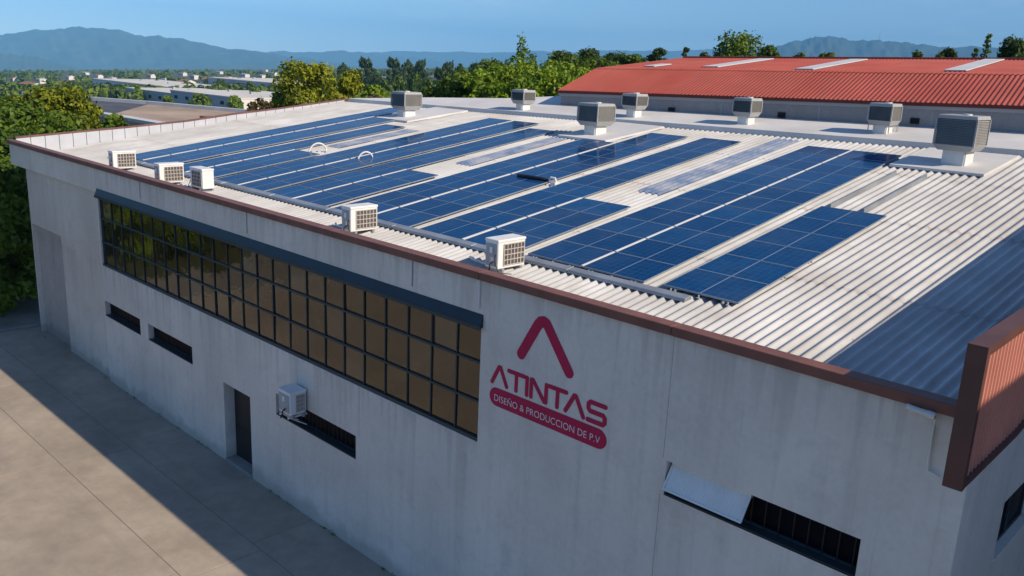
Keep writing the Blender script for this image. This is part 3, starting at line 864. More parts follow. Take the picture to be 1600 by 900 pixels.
# ================================================================== solar arrays
PH = 0.11     # glass height over the sheet
def panel_mesh(w, l, k):
    """framed module, sheared with the roof sheets; local x to the right, y up the slope"""
    T = lambda x, y, z: (x + k * y, y, z + SL * y)
    mb = MB(); fw = 0.013; h = 0.034
    for (x0, x1, y0, y1) in ((-w / 2, w / 2, -l / 2, -l / 2 + fw), (-w / 2, w / 2, l / 2 - fw, l / 2), (-w / 2, -w / 2 + fw, -l / 2 + fw, l / 2 - fw), (w / 2 - fw, w / 2, -l / 2 + fw, l / 2 - fw)):
        mb.hexa([T(x0, y0, -h), T(x1, y0, -h), T(x1, y1, -h), T(x0, y1, -h), T(x0, y0, 0), T(x1, y0, 0), T(x1, y1, 0), T(x0, y1, 0)], 0)
    x0, x1, y0, y1 = -w / 2 + fw, w / 2 - fw, -l / 2 + fw, l / 2 - fw
    gi = len(mb.f)
    mb.face([T(x0, y0, -0.004), T(x1, y0, -0.004), T(x1, y1, -0.004), T(x0, y1, -0.004)], 1)
    mb.face([T(x0, y0, -0.03), T(x0, y1, -0.03), T(x1, y1, -0.03), T(x1, y0, -0.03)], 0)
    me = mb.mesh('panel', [M['pv_frame'], M['pv']], recalc=False)
    uvl = me.uv_layers.new(name='UVMap')
    for li, uv in zip(me.polygons[gi].loop_indices, ((0, 0), (1, 0), (1, 1), (0, 1))):
        uvl.data[li].uv = uv
    return me
ARR = [
 # columns (x left, x right, panels), shear, y0, pitch, label
 ([(-30.33, -28.86, 12), (-28.80, -27.10, 10)], -0.090, 2.58, 1.120, 'solar array farthest left, running along the white end parapet'),
 ([(-26.62, -25.26, 9), (-25.20, -23.58, 4)], -0.085, 2.45, 1.130, 'second solar array from the left, cut short beside a white hoop'),
 ([(-23.25, -21.80, 12), (-21.74, -20.30, 12)], -0.105, 2.48, 1.135, 'third solar array from the left, full length with a white hoop on it'),
 ([(-20.06, -18.70, 11), (-18.64, -17.12, 4)], -0.092, 2.46, 1.140, 'fourth solar array from the left, its right column only a few panels long'),
 ([(-16.75, -15.24, 10), (-15.16, -13.52, 12)], -0.090, 2.52, 1.170, 'solar array with a black cable bundle across it, in front of the middle vent'),
 ([(-13.16, -11.64, 12), (-11.56, -9.96, 4)], -0.072, 2.60, 1.170, 'solar array behind the nearest rooftop air conditioner, right column cut short'),
 ([(-9.64, -8.16, 12), (-8.10, -6.55, 12)], -0.055, 2.76, 1.195, 'widest near solar array, second from the bare white roof'),
 ([(-6.16, -4.54, 6)], -0.045, 2.85, 1.195, 'short single-column solar array nearest the bare white roof'),
]
for ai, (cols, k, y0, pt_, lab) in enumerate(ARR):
    xr, xl = cols[-1][1], cols[0][0]
    ar = empty('solar_array', (xl, y0, rz_(y0)))
    tag(ar, lab, 'solar panels', 'solar arrays on the sloping roof')
    for ci, (a, b, n) in enumerate(cols):
        pm = panel_mesh(b - a, pt_ - 0.014, k)
        for i in range(n):
            yc = (i + 0.5) * pt_
            link('panel', pm, ar, ((a + b) / 2 - xl + k * yc, yc, SL * yc + PH + random.uniform(-0.003, 0.003)))
        # two rails under each column, running up the slope
        for fr in (0.18, 0.82):
            x = a + (b - a) * fr - xl
            T = lambda xx, y, z: (xx + k * y, y, z + SL * y)
            L = n * pt_ + 0.04
            mb = MB(); mb.hexa([T(x - 0.02, -0.03, 0.034), T(x + 0.02, -0.03, 0.034), T(x + 0.02, L, 0.034), T(x - 0.02, L, 0.034), T(x - 0.02, -0.03, 0.073), T(x + 0.02, -0.03, 0.073), T(x + 0.02, L, 0.073), T(x - 0.02, L, 0.073)])
            mb.build('rail', M['alu'], ar)
            fm = MB()
            for i in range(0, n + 1, 2):
                y = max(0.12, i * pt_ - 0.1)
                q = T(x, y, 0.0)
                fm.box(q[0] - 0.025, q[0] + 0.025, q[1] - 0.04, q[1] + 0.04, q[2] + 0.01, q[2] + 0.036)
            tag(fm.build('rail_feet', M['alu'], ar), kind='stuff')
        # front stubs carrying the lower edge
        for fr in (0.12, 0.5, 0.88):
            x = a + (b - a) * fr - xl
            mb = MB(); mb.box(x - 0.012, x + 0.012, -0.02, 0.004, 0.03, 0.075); mb.box(x - 0.03, x + 0.03, -0.04, 0.02, 0.02, 0.032)
            mb.build('stub', M['white_paint'], ar)
    # bright joint strip between the two columns
    if len(cols) == 2:
        n = min(cols[0][2], cols[1][2]); x0, x1 = cols[0][1] - xl + 0.004, cols[1][0] - xl - 0.004
        for i in range(n):
            T = lambda xx, y, z: (xx + k * y, y, z + SL * y)
            ya, yb = i * pt_ + 0.03, (i + 1) * pt_ - 0.03
            mb = MB(); mb.hexa([T(x0, ya, 0.09), T(x1, ya, 0.09), T(x1, yb, 0.09), T(x0, yb, 0.09), T(x0, ya, PH + 0.012), T(x1, ya, PH + 0.012), T(x1, yb, PH + 0.012), T(x0, yb, PH + 0.012)])
            mb.build('joint_strip', M['white_paint'], ar)
    if ai == 7:
        for fr in (0.10, 0.62):
            x = cols[0][0] + (cols[0][1] - cols[0][0]) * fr - xl
            T = lambda xx, y, z: (xx + k * y, y, z + SL * y)
            mb = MB(); ya, yb = 7.3, 11.8
            mb.hexa([T(x - 0.025, ya, 0.03), T(x + 0.025, ya, 0.03), T(x + 0.025, yb, 0.03), T(x - 0.025, yb, 0.03), T(x - 0.02, ya, 0.15), T(x + 0.02, ya, 0.15), T(x + 0.02, yb, 0.15), T(x - 0.02, yb, 0.15)])
            mb.build('bare_rail', M['galv'], ar)
        for i in (1.6, 2.6):
            y = i * 1.2; x = xr - xl + k * y
            mb = MB(); mb.tube([(x - 0.03, y, SL * y + 0.02), (x - 0.03, y, SL * y + 0.08)], 0.016, 6); mb.tube([(x - 0.03, y, SL * y + 0.04), (x - 0.22, y - 0.02, SL * y + 0.07)], 0.012, 6)
            mb.build('leg', M['galv'], ar)

# cable tray along the foot of the arrays
ct = empty('cable_tray', (-31.0, 2.34, rz_(2.34)))
ct.rotation_euler = (0, 0, math.atan(0.25 / 25.6))
tag(ct, 'long galvanised cable tray along the lower edge of the solar arrays', 'cable tray')
xs = np.linspace(0, 25.6, 10)
for i in range(9):
    a, b = xs[i] + 0.01, xs[i + 1] - 0.01
    mb = MB()
    mb.hexa([(a, -0.12, 0.045), (b, -0.12, 0.045), (b, 0.12, 0.07), (a, 0.12, 0.07), (a, -0.10, 0.11), (b, -0.10, 0.11), (b, 0.09, 0.145), (a, 0.09, 0.145)])
    mb.build('tray_length', M['galv'], ct, bevel=0.01)

# hoops, cable bundle
def hoop(x, y, k, r_, lab):
    h = empty('pipe_hoop', (x, y, rz_(y)))
    tag(h, lab, 'hoop', 'white hoops on the roof')
    P = []
    for i in range(15):
        a = math.pi * i / 14
        P.append((k * r_ * (1 - math.cos(a)) * 1.0 - 0.0, r_ * (1 - math.cos(a)), 0.02 + SL * r_ * (1 - math.cos(a)) + r_ * 1.15 * math.sin(a)))
    mb = MB(); mb.tube(P, 0.032, 8); mb.build('pipe', M['pvc'], h, smooth=True)
    for q in (P[0], P[-1]):
        mb = MB(); mb.box(q[0] - 0.09, q[0] + 0.09, q[1] - 0.09, q[1] + 0.09, q[2] - 0.01, q[2] + 0.03); mb.build('base_plate', M['alu'], h)
hoop(-24.75, 7.0, 0.35, 0.31, 'white pipe hoop standing on bare roof, left of the other hoop')
o = hoop(-22.0, 7.2, 0.35, 0.25, 'white pipe hoop rising between the panels of the third array')
cb = empty('cable_bundle', (-15.3, 8.25, rz_(8.25) + PH))
tag(cb, 'black cable bundle lying across the panels with a pale connector', 'cable')
mb = MB(); mb.tube([(0.0, 0.0, 0.03), (0.5, -0.02, 0.04), (1.0, 0.0, 0.035), (1.25, 0.02, 0.03)], [0.05, 0.06, 0.06, 0.045], 8); mb.build('cable', M['rubber'], cb, smooth=True)
mb = MB(); mb.tube([(1.25, 0.02, 0.03), (1.35, 0.0, 0.13), (1.48, 0.03, 0.12), (1.52, 0.05, 0.0)], 0.03, 8); mb.box(1.40, 1.58, -0.08, 0.12, -0.12, 0.01); mb.build('connector', M['pvc'], cb)

# ================================================================== rooftop vents (evaporative coolers)
def vent(x, y, base_z, a, b, h, stem, lab, pad=None, legs=False):
    v = empty('roof_vent', (x, y, base_z))
    tag(v, lab, 'roof vent', 'box vents on the roof')
    ha, hb = a / 2, b / 2
    if pad:
        px0, px1, py0, py1 = pad
        mb = MB(); T = lambda xx, yy, z: (xx, yy, z + SL * yy)
        mb.hexa([T(px0, py0, 0.0), T(px1, py0, 0.0), T(px1, py1, 0.0), T(px0, py1, 0.0), T(px0, py0, 0.075), T(px1, py0, 0.075), T(px1, py1, 0.075), T(px0, py1, 0.075)])
        mb.build('pad', M['membrane'], v)
    mb = MB(); s_ = 0.58
    mb.hexa([(-ha * s_, -hb * s_, -0.1), (ha * s_, -hb * s_, -0.1), (ha * s_, hb * s_, -0.1), (-ha * s_, hb * s_, -0.1), (-ha * s_, -hb * s_, stem), (ha * s_, -hb * s_, stem), (ha * s_, hb * s_, stem), (-ha * s_, hb * s_, stem)])
    mb.build('duct', M['duct'], v, bevel=0.015)
    z0, z1 = stem - 0.02, stem + h
    q = 0.90
    mb = MB()   # tray with sloping sides, corner posts, lid
    mb.hexa([(-ha * 0.8, -hb * 0.8, z0 - 0.05), (ha * 0.8, -hb * 0.8, z0 - 0.05), (ha * 0.8, hb * 0.8, z0 - 0.05), (-ha * 0.8, hb * 0.8, z0 - 0.05), (-ha, -hb, z0 + 0.12), (ha, -hb, z0 + 0.12), (ha, hb, z0 + 0.12), (-ha, hb, z0 + 0.12)])
    mb.build('tray', M['vent_body'], v, bevel=0.015)
    mb = MB()
    mb.hexa([(-ha, -hb, z1 - 0.11), (ha, -hb, z1 - 0.11), (ha, hb, z1 - 0.11), (-ha, hb, z1 - 0.11), (-ha * 0.93, -hb * 0.93, z1), (ha * 0.93, -hb * 0.93, z1), (ha * 0.93, hb * 0.93, z1), (-ha * 0.93, hb * 0.93, z1)])
    mb.build('lid', M['vent_body'], v, bevel=0.02)
    mb = MB(); mb.tube([(0.1, -0.05, z1 - 0.01), (0.1, -0.05, z1 + 0.04)], 0.12, 12); mb.build('cap', M['duct'], v)
    for sx in (-1, 1):
        for sy in (-1, 1):
            mb = MB(); mb.box(min(sx * ha, sx * (ha - 0.045)), max(sx * ha, sx * (ha - 0.045)), min(sy * hb, sy * (hb - 0.045)), max(sy * hb, sy * (hb - 0.045)), z0 + 0.12, z1 - 0.11)
            mb.build('corner_post', M['vent_body'], v)
    ns = 16
    for side in range(4):
        mb = MB()
        zz0, zz1 = z0 + 0.125, z1 - 0.115
        wid = (ha if side % 2 == 0 else hb) - 0.047
        dep = (hb if side % 2 == 0 else ha) - 0.012
        for i in range(ns):
            za = zz0 + (zz1 - zz0) * i / ns; zb_ = zz0 + (zz1 - zz0) * (i + 0.8) / ns
            pts = [(-wid, -dep, za), (wid, -dep, za), (wid, -dep + 0.05, zb_), (-wid, -dep + 0.05, zb_)]
            pts2 = [(-wid, -dep + 0.06, zz0), (wid, -dep + 0.06, zz0), (wid, -dep + 0.06, zz1), (-wid, -dep + 0.06, zz1)]
            rot = [(0, 1), (1, 0), (0, -1), (-1, 0)][side]
            def rr(p): return (p[0] * [1, 0, -1, 0][side] - p[1] * [0, 1, 0, -1][side], p[0] * [0, 1, 0, -1][side] + p[1] * [1, 0, -1, 0][side], p[2])
            mb.face([rr(p) for p in pts])
            if i == 0: mb.face([rr(p) for p in pts2], 1)
        mb.build('louvre_panel', [M['louvre'], M['dark_frame']], v)
    if legs:
        for sx in (-1, 1):
            for sy in (-1, 1):
                mb = MB(); mb.tube([(sx * ha * 0.85, sy * hb * 0.85, 0.0), (sx * ha * 0.85, sy * hb * 0.85, z0)], 0.018, 6); mb.build('leg', M['galv'], v)
    mb = MB(); mb.tube([(ha * 0.5, -hb * s_ - 0.03, z0 - 0.04), (ha * 0.52, -hb * s_ - 0.05, 0.2), (ha * 0.48, -hb * s_ - 0.04, 0.02)], 0.015, 6); mb.build('hose', M['pvc'], v)
    return v
vent(-28.55, 14.6, rz_(14.6) + 0.05, 1.0, 1.02, 0.72, 0.42, 'grey box vent farthest left on the roof, among the panel rows', (-1.0, 1.3, -1.0, 2.6))
vent(-18.10, 15.3, rz_(15.3) + 0.05, 1.0, 1.08, 0.76, 0.44, 'grey box vent in the middle of the roof, reflected in the panels', (-1.0, 1.3, -1.0, 2.6))
vent(-5.60, 16.7, rz_(16.7) + 0.05, 1.14, 1.18, 0.94, 0.52, 'largest grey box vent, at the right beside the bare white roof', (-1.5, 1.1, -1.1, 2.0))
vent(-24.71, 18.22, rz_(18.22) + 0.2, 0.78, 0.80, 0.55, 0.32, 'small grey vent at the rear left end of the flat strip')
vent(-19.05, 18.94, rz_(18.94) + 0.2, 0.78, 0.80, 0.57, 0.36, 'small grey vent on the rear strip just right of the middle vent')
vent(-14.23, 19.57, rz_(19.57) + 0.2, 0.80, 0.84, 0.62, 0.34, 'small grey vent on the rear strip against the dark wall, third from left')
vent(-9.25, 20.14, rz_(20.14) + 0.2, 0.84, 0.88, 0.68, 0.32, 'small grey vent on braced legs, rearmost right on the strip', legs=True)

# ================================================================== air conditioners
def ac_unit(x, y, z, lab, long_x=False, a=0.38, b=0.80, h=0.60, feet=0.07, name='air_conditioner'):
    """long side along Y with its guarded coil facing +X; long_x turns it"""
    u = empty(name, (x, y, z), rz=(-math.pi / 2 if long_x else 0))
    tag(u, lab, 'air conditioner', 'outdoor air conditioner units')
    ha, hb = a / 2, b / 2
    mb = MB(); mb.box(-ha, ha, -hb, hb, feet, feet + h); mb.build('casing', M['white_paint'], u, bevel=0.025)
    mb = MB(); mb.box(-ha - 0.012, ha + 0.012, -hb - 0.012, hb + 0.012, feet + h - 0.05, feet + h + 0.012); mb.build('lid', M['white_paint'], u, bevel=0.02)
    for s_ in (-1, 1):
        mb = MB(); mb.box(-ha - 0.03, ha + 0.03, s_ * hb * 0.65 - 0.03, s_ * hb * 0.65 + 0.03, -0.03, feet + 0.004); mb.build('foot', M['galv'], u)
    gz0, gz1, gy0, gy1 = feet + 0.07, feet + h - 0.09, -hb + 0.16, hb - 0.05
    mb = MB(); mb.box(ha - 0.005, ha + 0.006, gy0, gy1, gz0, gz1); g_ = mb.build('coil', M['ac_coil'], u)
    mb = MB()
    for i in range(7):
        yy = gy0 + (gy1 - gy0) * i / 6; mb.box(ha + 0.008, ha + 0.022, yy - 0.009, yy + 0.009, gz0 - 0.01, gz1 + 0.01)
    for i in range(5):
        zz = gz0 + (gz1 - gz0) * i / 4; mb.box(ha + 0.010, ha + 0.020, gy0 - 0.01, gy1 + 0.01, zz - 0.009, zz + 0.009)
    mb.build('grille', M['ac_guard'], g_)
    mb = MB(); mb.box(-ha + 0.03, ha - 0.03, -hb - 0.006, -hb + 0.004, feet + 0.05, feet + h - 0.08); sp = mb.build('side_panel', M['ac_side'], u)
    mb = MB(); mb.box(-0.03, 0.04, -hb - 0.03, -hb - 0.006, feet + h * 0.55, feet + h * 0.75); mb.build('handle', M['white_paint'], sp)
    mb = MB(); mb.tube([(ha * 0.3, -hb - 0.02, feet + 0.15), (ha * 0.3, -hb - 0.10, feet + 0.10), (ha * 0.4, -hb - 0.12, feet + 0.02), (ha * 0.2, -hb - 0.14, 0.0)], 0.018, 6); mb.build('hose', M['rubber'], u, smooth=True)
    if name == 'air_conditioner' and feet > 0.065:
        mb = MB(); mb.tube([(-ha - 0.01, -hb * 0.5, feet + 0.16), (-ha - 0.09, -hb * 0.5, feet + 0.15), (-ha - 0.12, -hb * 0.5, feet + 0.02), (-ha - 0.16, -hb * 0.3, 0.03), (-ha - 0.75, -hb * 0.1, 0.03), (-ha - 0.95, hb * 0.2, 0.035)], 0.028, 8); mb.build('pipe', M['pvc'], u, smooth=True)
        mb = MB(); mb.tube([(ha * 0.6, -hb - 0.005, feet + 0.30), (ha * 0.7, -hb - 0.06, feet + 0.22), (ha * 1.4, -hb - 0.05, 0.02), (ha * 2.6, -hb + 0.1, 0.025)], 0.010, 6); mb.build('cable', M['rubber'], u, smooth=True)
        mb = MB(); mb.box(-0.02, 0.09, -hb - 0.0085, -hb - 0.006, feet + h * 0.22, feet + h * 0.40); mb.build('rating_plate', M['alu'], sp)
    # fan with round guard on the -X side
    mb = MB()
    for r_ in (0.06, 0.12, 0.18, 0.22):
        P = [(-ha - 0.012, 0.05 + r_ * math.cos(t_ * math.pi / 12), feet + h / 2 + r_ * math.sin(t_ * math.pi / 12)) for t_ in range(25)]
        mb.tube(P, 0.007, 5, cap=False)
    mb.build('fan_guard', M['ac_side'], u)
    return u
zq = lambda y: rz_(y) + 0.03
ac_unit(-28.0, 1.55, zq(1.55), 'white rooftop air conditioner farthest left behind the brown coping')
ac_unit(-24.15, 1.45, zq(1.45), 'white rooftop air conditioner second from left, grille facing right')
ac_unit(-22.45, 1.70, zq(1.70), 'white rooftop air conditioner turned sideways, dark long side to the front', long_x=True)
ac_unit(-14.35, 1.72, zq(1.72), 'white rooftop air conditioner in the middle of the coping')
ac_unit(-9.45, 1.86, zq(1.86), 'white rooftop air conditioner nearest the camera above the logo')
wa = ac_unit(-14.32, -0.28, 2.80, 'white air conditioner hung on the facade over a low dark window', a=0.52, b=0.44, h=0.58, feet=0.06)
for s_ in (-1, 1):
    mb = MB(); mb.box(s_ * 0.18 - 0.02, s_ * 0.18 + 0.02, -0.24, 0.278, -0.03, 0.01); mb.tube([(s_ * 0.18, -0.20, -0.01), (s_ * 0.18, 0.27, -0.30)], 0.014, 6)
    mb.build('bracket', M['white_paint'], wa)

# ================================================================== red-roofed building behind
RP0 = Vector((-24.2, 20.2)); rang = math.atan2(0.11043, 0.99388)
rb = empty('red_roofed_warehouse', (RP0.x, RP0.y, 0.0), rz=rang)
tag(rb, 'long grey-walled warehouse with a corrugated red roof behind the solar roof', 'building')
TS = 0.0262
RL = 40.0
def rt_(s_, off, z): return (s_, off, z + TS * s_)
mb = MB()
mb.face([rt_(0, 0, 0), rt_(RL, 0, 0), rt_(RL, 0, 9.93), rt_(0, 0, 9.93)])
mb.build('front_wall', M['grey_wall'], rb)
mb = MB()
mb.face([rt_(0, 0, 0), rt_(0, 24, 0), rt_(0, 24, 10.0), rt_(0, 12, 11.7), rt_(0, 3, 11.0), rt_(0, 0, 9.93)])
mb.build('gable_wall', M['grey_wall'], rb); mb = MB()
mb.face([rt_(RL, 0, 0), rt_(RL, 24, 0), rt_(RL, 24, 10.0), rt_(RL, 12, 11.7), rt_(RL, 3, 11.0), rt_(RL, 0, 9.93)])
mb.build('gable_wall', M['grey_wall'], rb)
mb = MB(); mb.hexa([rt_(-0.1, -0.06, 9.86), rt_(RL, -0.06, 9.86), rt_(RL, 0.05, 9.86), rt_(-0.1, 0.05, 9.86), rt_(-0.1, -0.06, 9.98), rt_(RL, -0.06, 9.98), rt_(RL, 0.05, 9.98), rt_(-0.1, 0.05, 9.98)]); mb.build('grey_band', M['shed_grey'], rb)
mb = MB(); mb.hexa([rt_(-0.15, -0.16, 9.985), rt_(RL, -0.16, 9.985), rt_(RL, 0.05, 9.985), rt_(-0.15, 0.05, 9.985), rt_(-0.15, -0.16, 10.10), rt_(RL, -0.16, 10.10), rt_(RL, 0.05, 10.10), rt_(-0.15, 0.05, 10.10)]); mb.build('gutter', M['red_trim'], rb)
def corr_slope(name, o0, z0, o1, z1, pitch=0.17, amp=0.022, mat='red_roof', s0=-0.12, s1=RL):
    n = int((s1 - s0) / pitch) * 6
    V, F = [], []
    for r_ in range(2):
        o_, z_ = (o0, z0) if r_ == 0 else (o1, z1)
        for i in range(n + 1):
            s_ = s0 + (s1 - s0) * i / n
            V.append((s_, o_, z_ + TS * s_ + amp * math.cos(2 * math.pi * i / 6)))
    for i in range(n): F.append((i, i + 1, n + 2 + i, n + 1 + i))
    me = bpy.data.meshes.new(name); me.from_pydata(V, [], F); me.materials.append(M[mat]); me.polygons.foreach_set('use_smooth', [True] * n)
    return link(name, me, rb)
corr_slope('lower_roof_slope', -0.12, 10.10, 3.0, 11.14)
corr_slope('upper_roof_slope', 2.97, 11.15, 12.0, 11.92)
corr_slope('rear_roof_slope', 12.0, 11.92, 24.2, 10.2)
mb = MB()
mb.tube([rt_(-0.12, 12.0, 11.93), rt_(RL, 12.0, 11.93)], 0.09, 8); mb.build('ridge_cap', M['red_trim'], rb)
for s_, w_, oa, ob in ((1.75, 0.6, 4.3, 6.0), (4.75, 0.8, 4.5, 11.0), (9.45, 0.8, 3.7, 11.0), (15.25, 0.8, 4.0, 11.5), (21.5, 0.8, 4.0, 11.5)):
    mb = MB(); P = lambda a, o_, dz: (a, o_, 11.15 + (o_ - 3) * (0.77 / 9) + TS * a + dz)
    mb.hexa([P(s_, oa, 0.03), P(s_ + w_, oa, 0.03), P(s_ + w_, ob, 0.03), P(s_, ob, 0.03), P(s_, oa, 0.07), P(s_ + w_, oa, 0.07), P(s_ + w_, ob, 0.07), P(s_, ob, 0.07)])
    mb.build('skylight', M['leadwhite'], rb)
for s_, lb in ((5.6, ''), (10.4, ''), (15.3, '')):
    mb = MB(); mb.box(s_, s_ + 0.3, -0.05, 0.02, 9.35 + TS * s_, 9.55 + TS * s_); mb.build('wall_vent', M['dark_void'], rb)
for s_ in np.arange(4, 40, 4.0):
    mb = MB(); mb.box(s_ - 0.02, s_ + 0.02, -0.012, 0.0, 6.0, 9.8 + TS * s_); mb.build('wall_joint', M['shed_grey'], rb)

# ================================================================== neighbour beyond the right end (its shadow falls on the fascia)
nb = empty('neighbour_block', (9.0, 0.4, 0.0))
tag(nb, 'tall pale neighbouring block across the passage beyond the terracotta fascia', 'building')
NH = 13.6
mb = MB()
nh = [(2.0 + 5 * i, 4.0 + 5 * i, z, z + 1.4, 0.2, None, 0) for i in range(5) for z in (1.2, 5.0, 9.0)]
wall_grid(mb, 0.0, 28.0, 0.0, NH, nh, lambda a, b, d: (d, a, b), 0)
mb.face([(0, 0, 0), (16, 0, 0), (16, 0, NH), (0, 0, NH)]); mb.face([(16, 0, 0), (16, 28, 0), (16, 28, NH), (16, 0, NH)]); mb.face([(0, 28, 0), (16, 28, 0), (16, 28, NH), (0, 28, NH)])
mb.build('wall', M['wall_light'], nb, recalc=False)
mb = MB(); mb.box(0.01, 16, 0.01, 27.99, NH - 0.3, NH - 0.02); mb.build('roof', M['membrane'], nb)
for h in nh:
    mb = MB(); mb.box(0.12, 0.14, h[0], h[1], h[2], h[3]); mb.build('window', M['dark_glass'], nb)

# ================================================================== flat-roofed neighbour on the left
tb = empty('flat_roofed_workshop', (-70.0, 26.0, 0.0))
tag(tb, 'low workshop with a tan and dark flat roof beyond the white parapet', 'building')
q = lambda x, y, z: (x + 70.0, y - 26.0, z)
outl = [(-56.0, 16.3), (-66.5, 16.1), (-78.5, 14.7), (-95.0, 19.0), (-85.2, 22.3), (-79.3, 24.8), (-66.3, 28.5), (-56.0, 31.0)]
mb = MB()
for i in range(len(outl)):
    a, b = outl[i], outl[(i + 1) % len(outl)]
    mb.face([q(*a, 0), q(*b, 0), q(*b, 5.98), q(*a, 5.98)])
mb.build('wall', M['wall_recess'], tb)
mb = MB(); mb.face([q(-56, 16.3, 6.0), q(-66.5, 16.1, 6.0), q(-79.3, 24.8, 6.0), q(-66.3, 28.5, 6.0), q(-56, 31, 6.0)]); mb.build('tan_roof', M['tan_roof'], tb)
mb = MB(); mb.face([q(-66.5, 16.1, 6.0), q(-78.5, 14.7, 6.0), q(-95, 19, 6.0), q(-85.2, 22.3, 6.0), q(-79.3, 24.8, 6.0)]); mb.build('dark_roof', M['slate_roof'], tb)
def kerbline(pts, w, z0, z1, name, mat):
    for i in range(len(pts) - 1):
        a, b = Vector(pts[i]), Vector(pts[i + 1]); d = (b - a).normalized(); n_ = Vector((-d.y, d.x)) * w / 2
        mb = MB(); P4 = [a - n_, b - n_, b + n_, a + n_]
        mb.hexa([q(p.x, p.y, z0) for p in P4] + [q(p.x, p.y, z1) for p in P4]); mb.build(name, M[mat], tb)
kerbline(outl[3:], 0.5, 5.9, 6.30, 'parapet', 'leadwhite')
kerbline([(-56, 16.3), (-66.5, 16.1), (-72, 15.5)], 0.9, 5.9, 6.14, 'parapet', 'leadwhite')
mb = MB(); mb.box(*(-60.5 + 70, -59.3 + 70), 20.5 - 26, 21.3 - 26, 6.0, 6.35); mb.build('roof_hatch', M['roof_brown'], tb)

# ================================================================== sheds and houses on the plain
def shed(x0, x1, y0, y1, h, lab, wf='shed_grey', ws='shed_white', rf='shed_roof', name='white_shed', win=4, gable=0.0, doors=0):
    zb_ = min(gz(x0, y0), gz(x1, y0), gz(x1, y1)); zt = max(gz(x0, y0), gz(x1, y0)) + h
    b = empty(name, ((x0 + x1) / 2, (y0 + y1) / 2, zb_)); tag(b, lab, 'shed' if 'shed' in name else 'house', 'small pale houses on the plain' if name == 'far_house' else 'buildings on the plain')
    hx, hy, H = (x1 - x0) / 2, (y1 - y0) / 2, zt - zb_
    mb = MB(); mb.face([(-hx, -hy, -3), (hx, -hy, -3), (hx, -hy, H), (-hx, -hy, H)]); mb.build('front_wall', M[wf], b); mb = MB(); mb.face([(-hx, hy, -3), (hx, hy, -3), (hx, hy, H), (-hx, hy, H)]); mb.build('rear_wall', M[wf], b)
    for s_ in (-1, 1):
        mb = MB(); pts = [(s_ * hx, -hy, -3), (s_ * hx, hy, -3), (s_ * hx, hy, H)] + ([(s_ * hx, 0, H + gable)] if gable else []) + [(s_ * hx, -hy, H)]
        mb.face(pts); mb.build('end_wall', M[ws], b)
    mb = MB()
    e = 0.3
    if gable:
        mb.hexa([(-hx - e, -hy - e, H + 0.02), (hx + e, -hy - e, H + 0.02), (hx + e, 0, H + gable), (-hx - e, 0, H + gable), (-hx - e, -hy - e, H + 0.2), (hx + e, -hy - e, H + 0.2), (hx + e, 0, H + gable + 0.2), (-hx - e, 0, H + gable + 0.2)])
        mb.hexa([(-hx - e, 0.01, H + gable), (hx + e, 0.01, H + gable), (hx + e, hy + e, H + 0.02), (-hx - e, hy + e, H + 0.02), (-hx - e, 0.01, H + gable + 0.2), (hx + e, 0.01, H + gable + 0.2), (hx + e, hy + e, H + 0.2), (-hx - e, hy + e, H + 0.2)])
    else:
        mb.box(-hx - e, hx + e, -hy - e, hy + e, H + 0.02, H + 0.7)
    r_ = mb.build('roof', M[rf], b)
    for i in range(win):
        x = -hx + (i + 0.5) * 2 * hx / win; w_ = min(hx / win, 4.0)
        mb = MB(); mb.box(x - w_ * 0.6, x + w_ * 0.6, -hy - 0.06, -hy - 0.01, H * 0.52, H * 0.74); mb.build('window', M['dark_glass'], b)
    for i in range(doors):
        y = -hy + (i + 0.7) * 2 * hy / max(1, doors + 1)
        mb = MB(); mb.box(hx + 0.01, hx + 0.08, y - 2, y + 2, 0, 4.2); mb.build('door', M['shed_grey'], b)
    if not gable:
        for i in range(3):
            x = -hx + (i + 0.6) * 2 * hx / 3.2
            mb = MB(); mb.box(x, x + 2.2, -1, 1.4, H + 0.7, H + 2.0); mb.build('roof_unit', M['shed_grey'], r_)
    return b
shed(-592, -496, 262.7, 330, 6.6, 'long grey-fronted shed with a white end wall among green trees', win=6, doors=1)
shed(-684, -600, 270, 330, 7.0, 'grey-fronted flat-roofed shed behind the conical tree', win=5)
shed(-985, -778, 358, 430, 6.0, 'very long white flat-roofed shed farther back on the left', wf='shed_white', win=8)
shed(-893, -756, 443, 520, 9.6, 'tall pale block with grey front, right of the other white sheds', win=5, doors=2)
shed(-700, -650, 380, 420, 6.0, 'white shed peeping out behind the green tree at the middle', wf='shed_white', win=3)
shed(-1208, -1150, 396, 420, 5.0, 'low beige building with a brown roof at the left of the plain', wf='shed_beige', ws='shed_beige', rf='roof_brown', name='beige_house', win=6, gable=2)
shed(-1150, -1110, 335, 352, 5.5, 'small beige house at the far left behind the foreground trees', wf='shed_beige', ws='shed_white', rf='roof_brown', name='beige_house', win=3, gable=2.5)
shed(-860, -790, 640, 668, 10.5, 'long pinkish building left of the dark plain trees', wf='shed_beige', ws='shed_beige', rf='shed_roof', name='beige_house', win=8)
shed(-780, -720, 650, 680, 12.0, 'pinkish building in the gap between dark trees, middle one', wf='shed_beige', ws='shed_white', rf='shed_roof', name='beige_house', win=7)
shed(-840, -760, 780, 810, 12.5, 'farthest pinkish long building, beside the lime trees', wf='shed_beige', ws='shed_white', rf='shed_roof', name='beige_house', win=8)
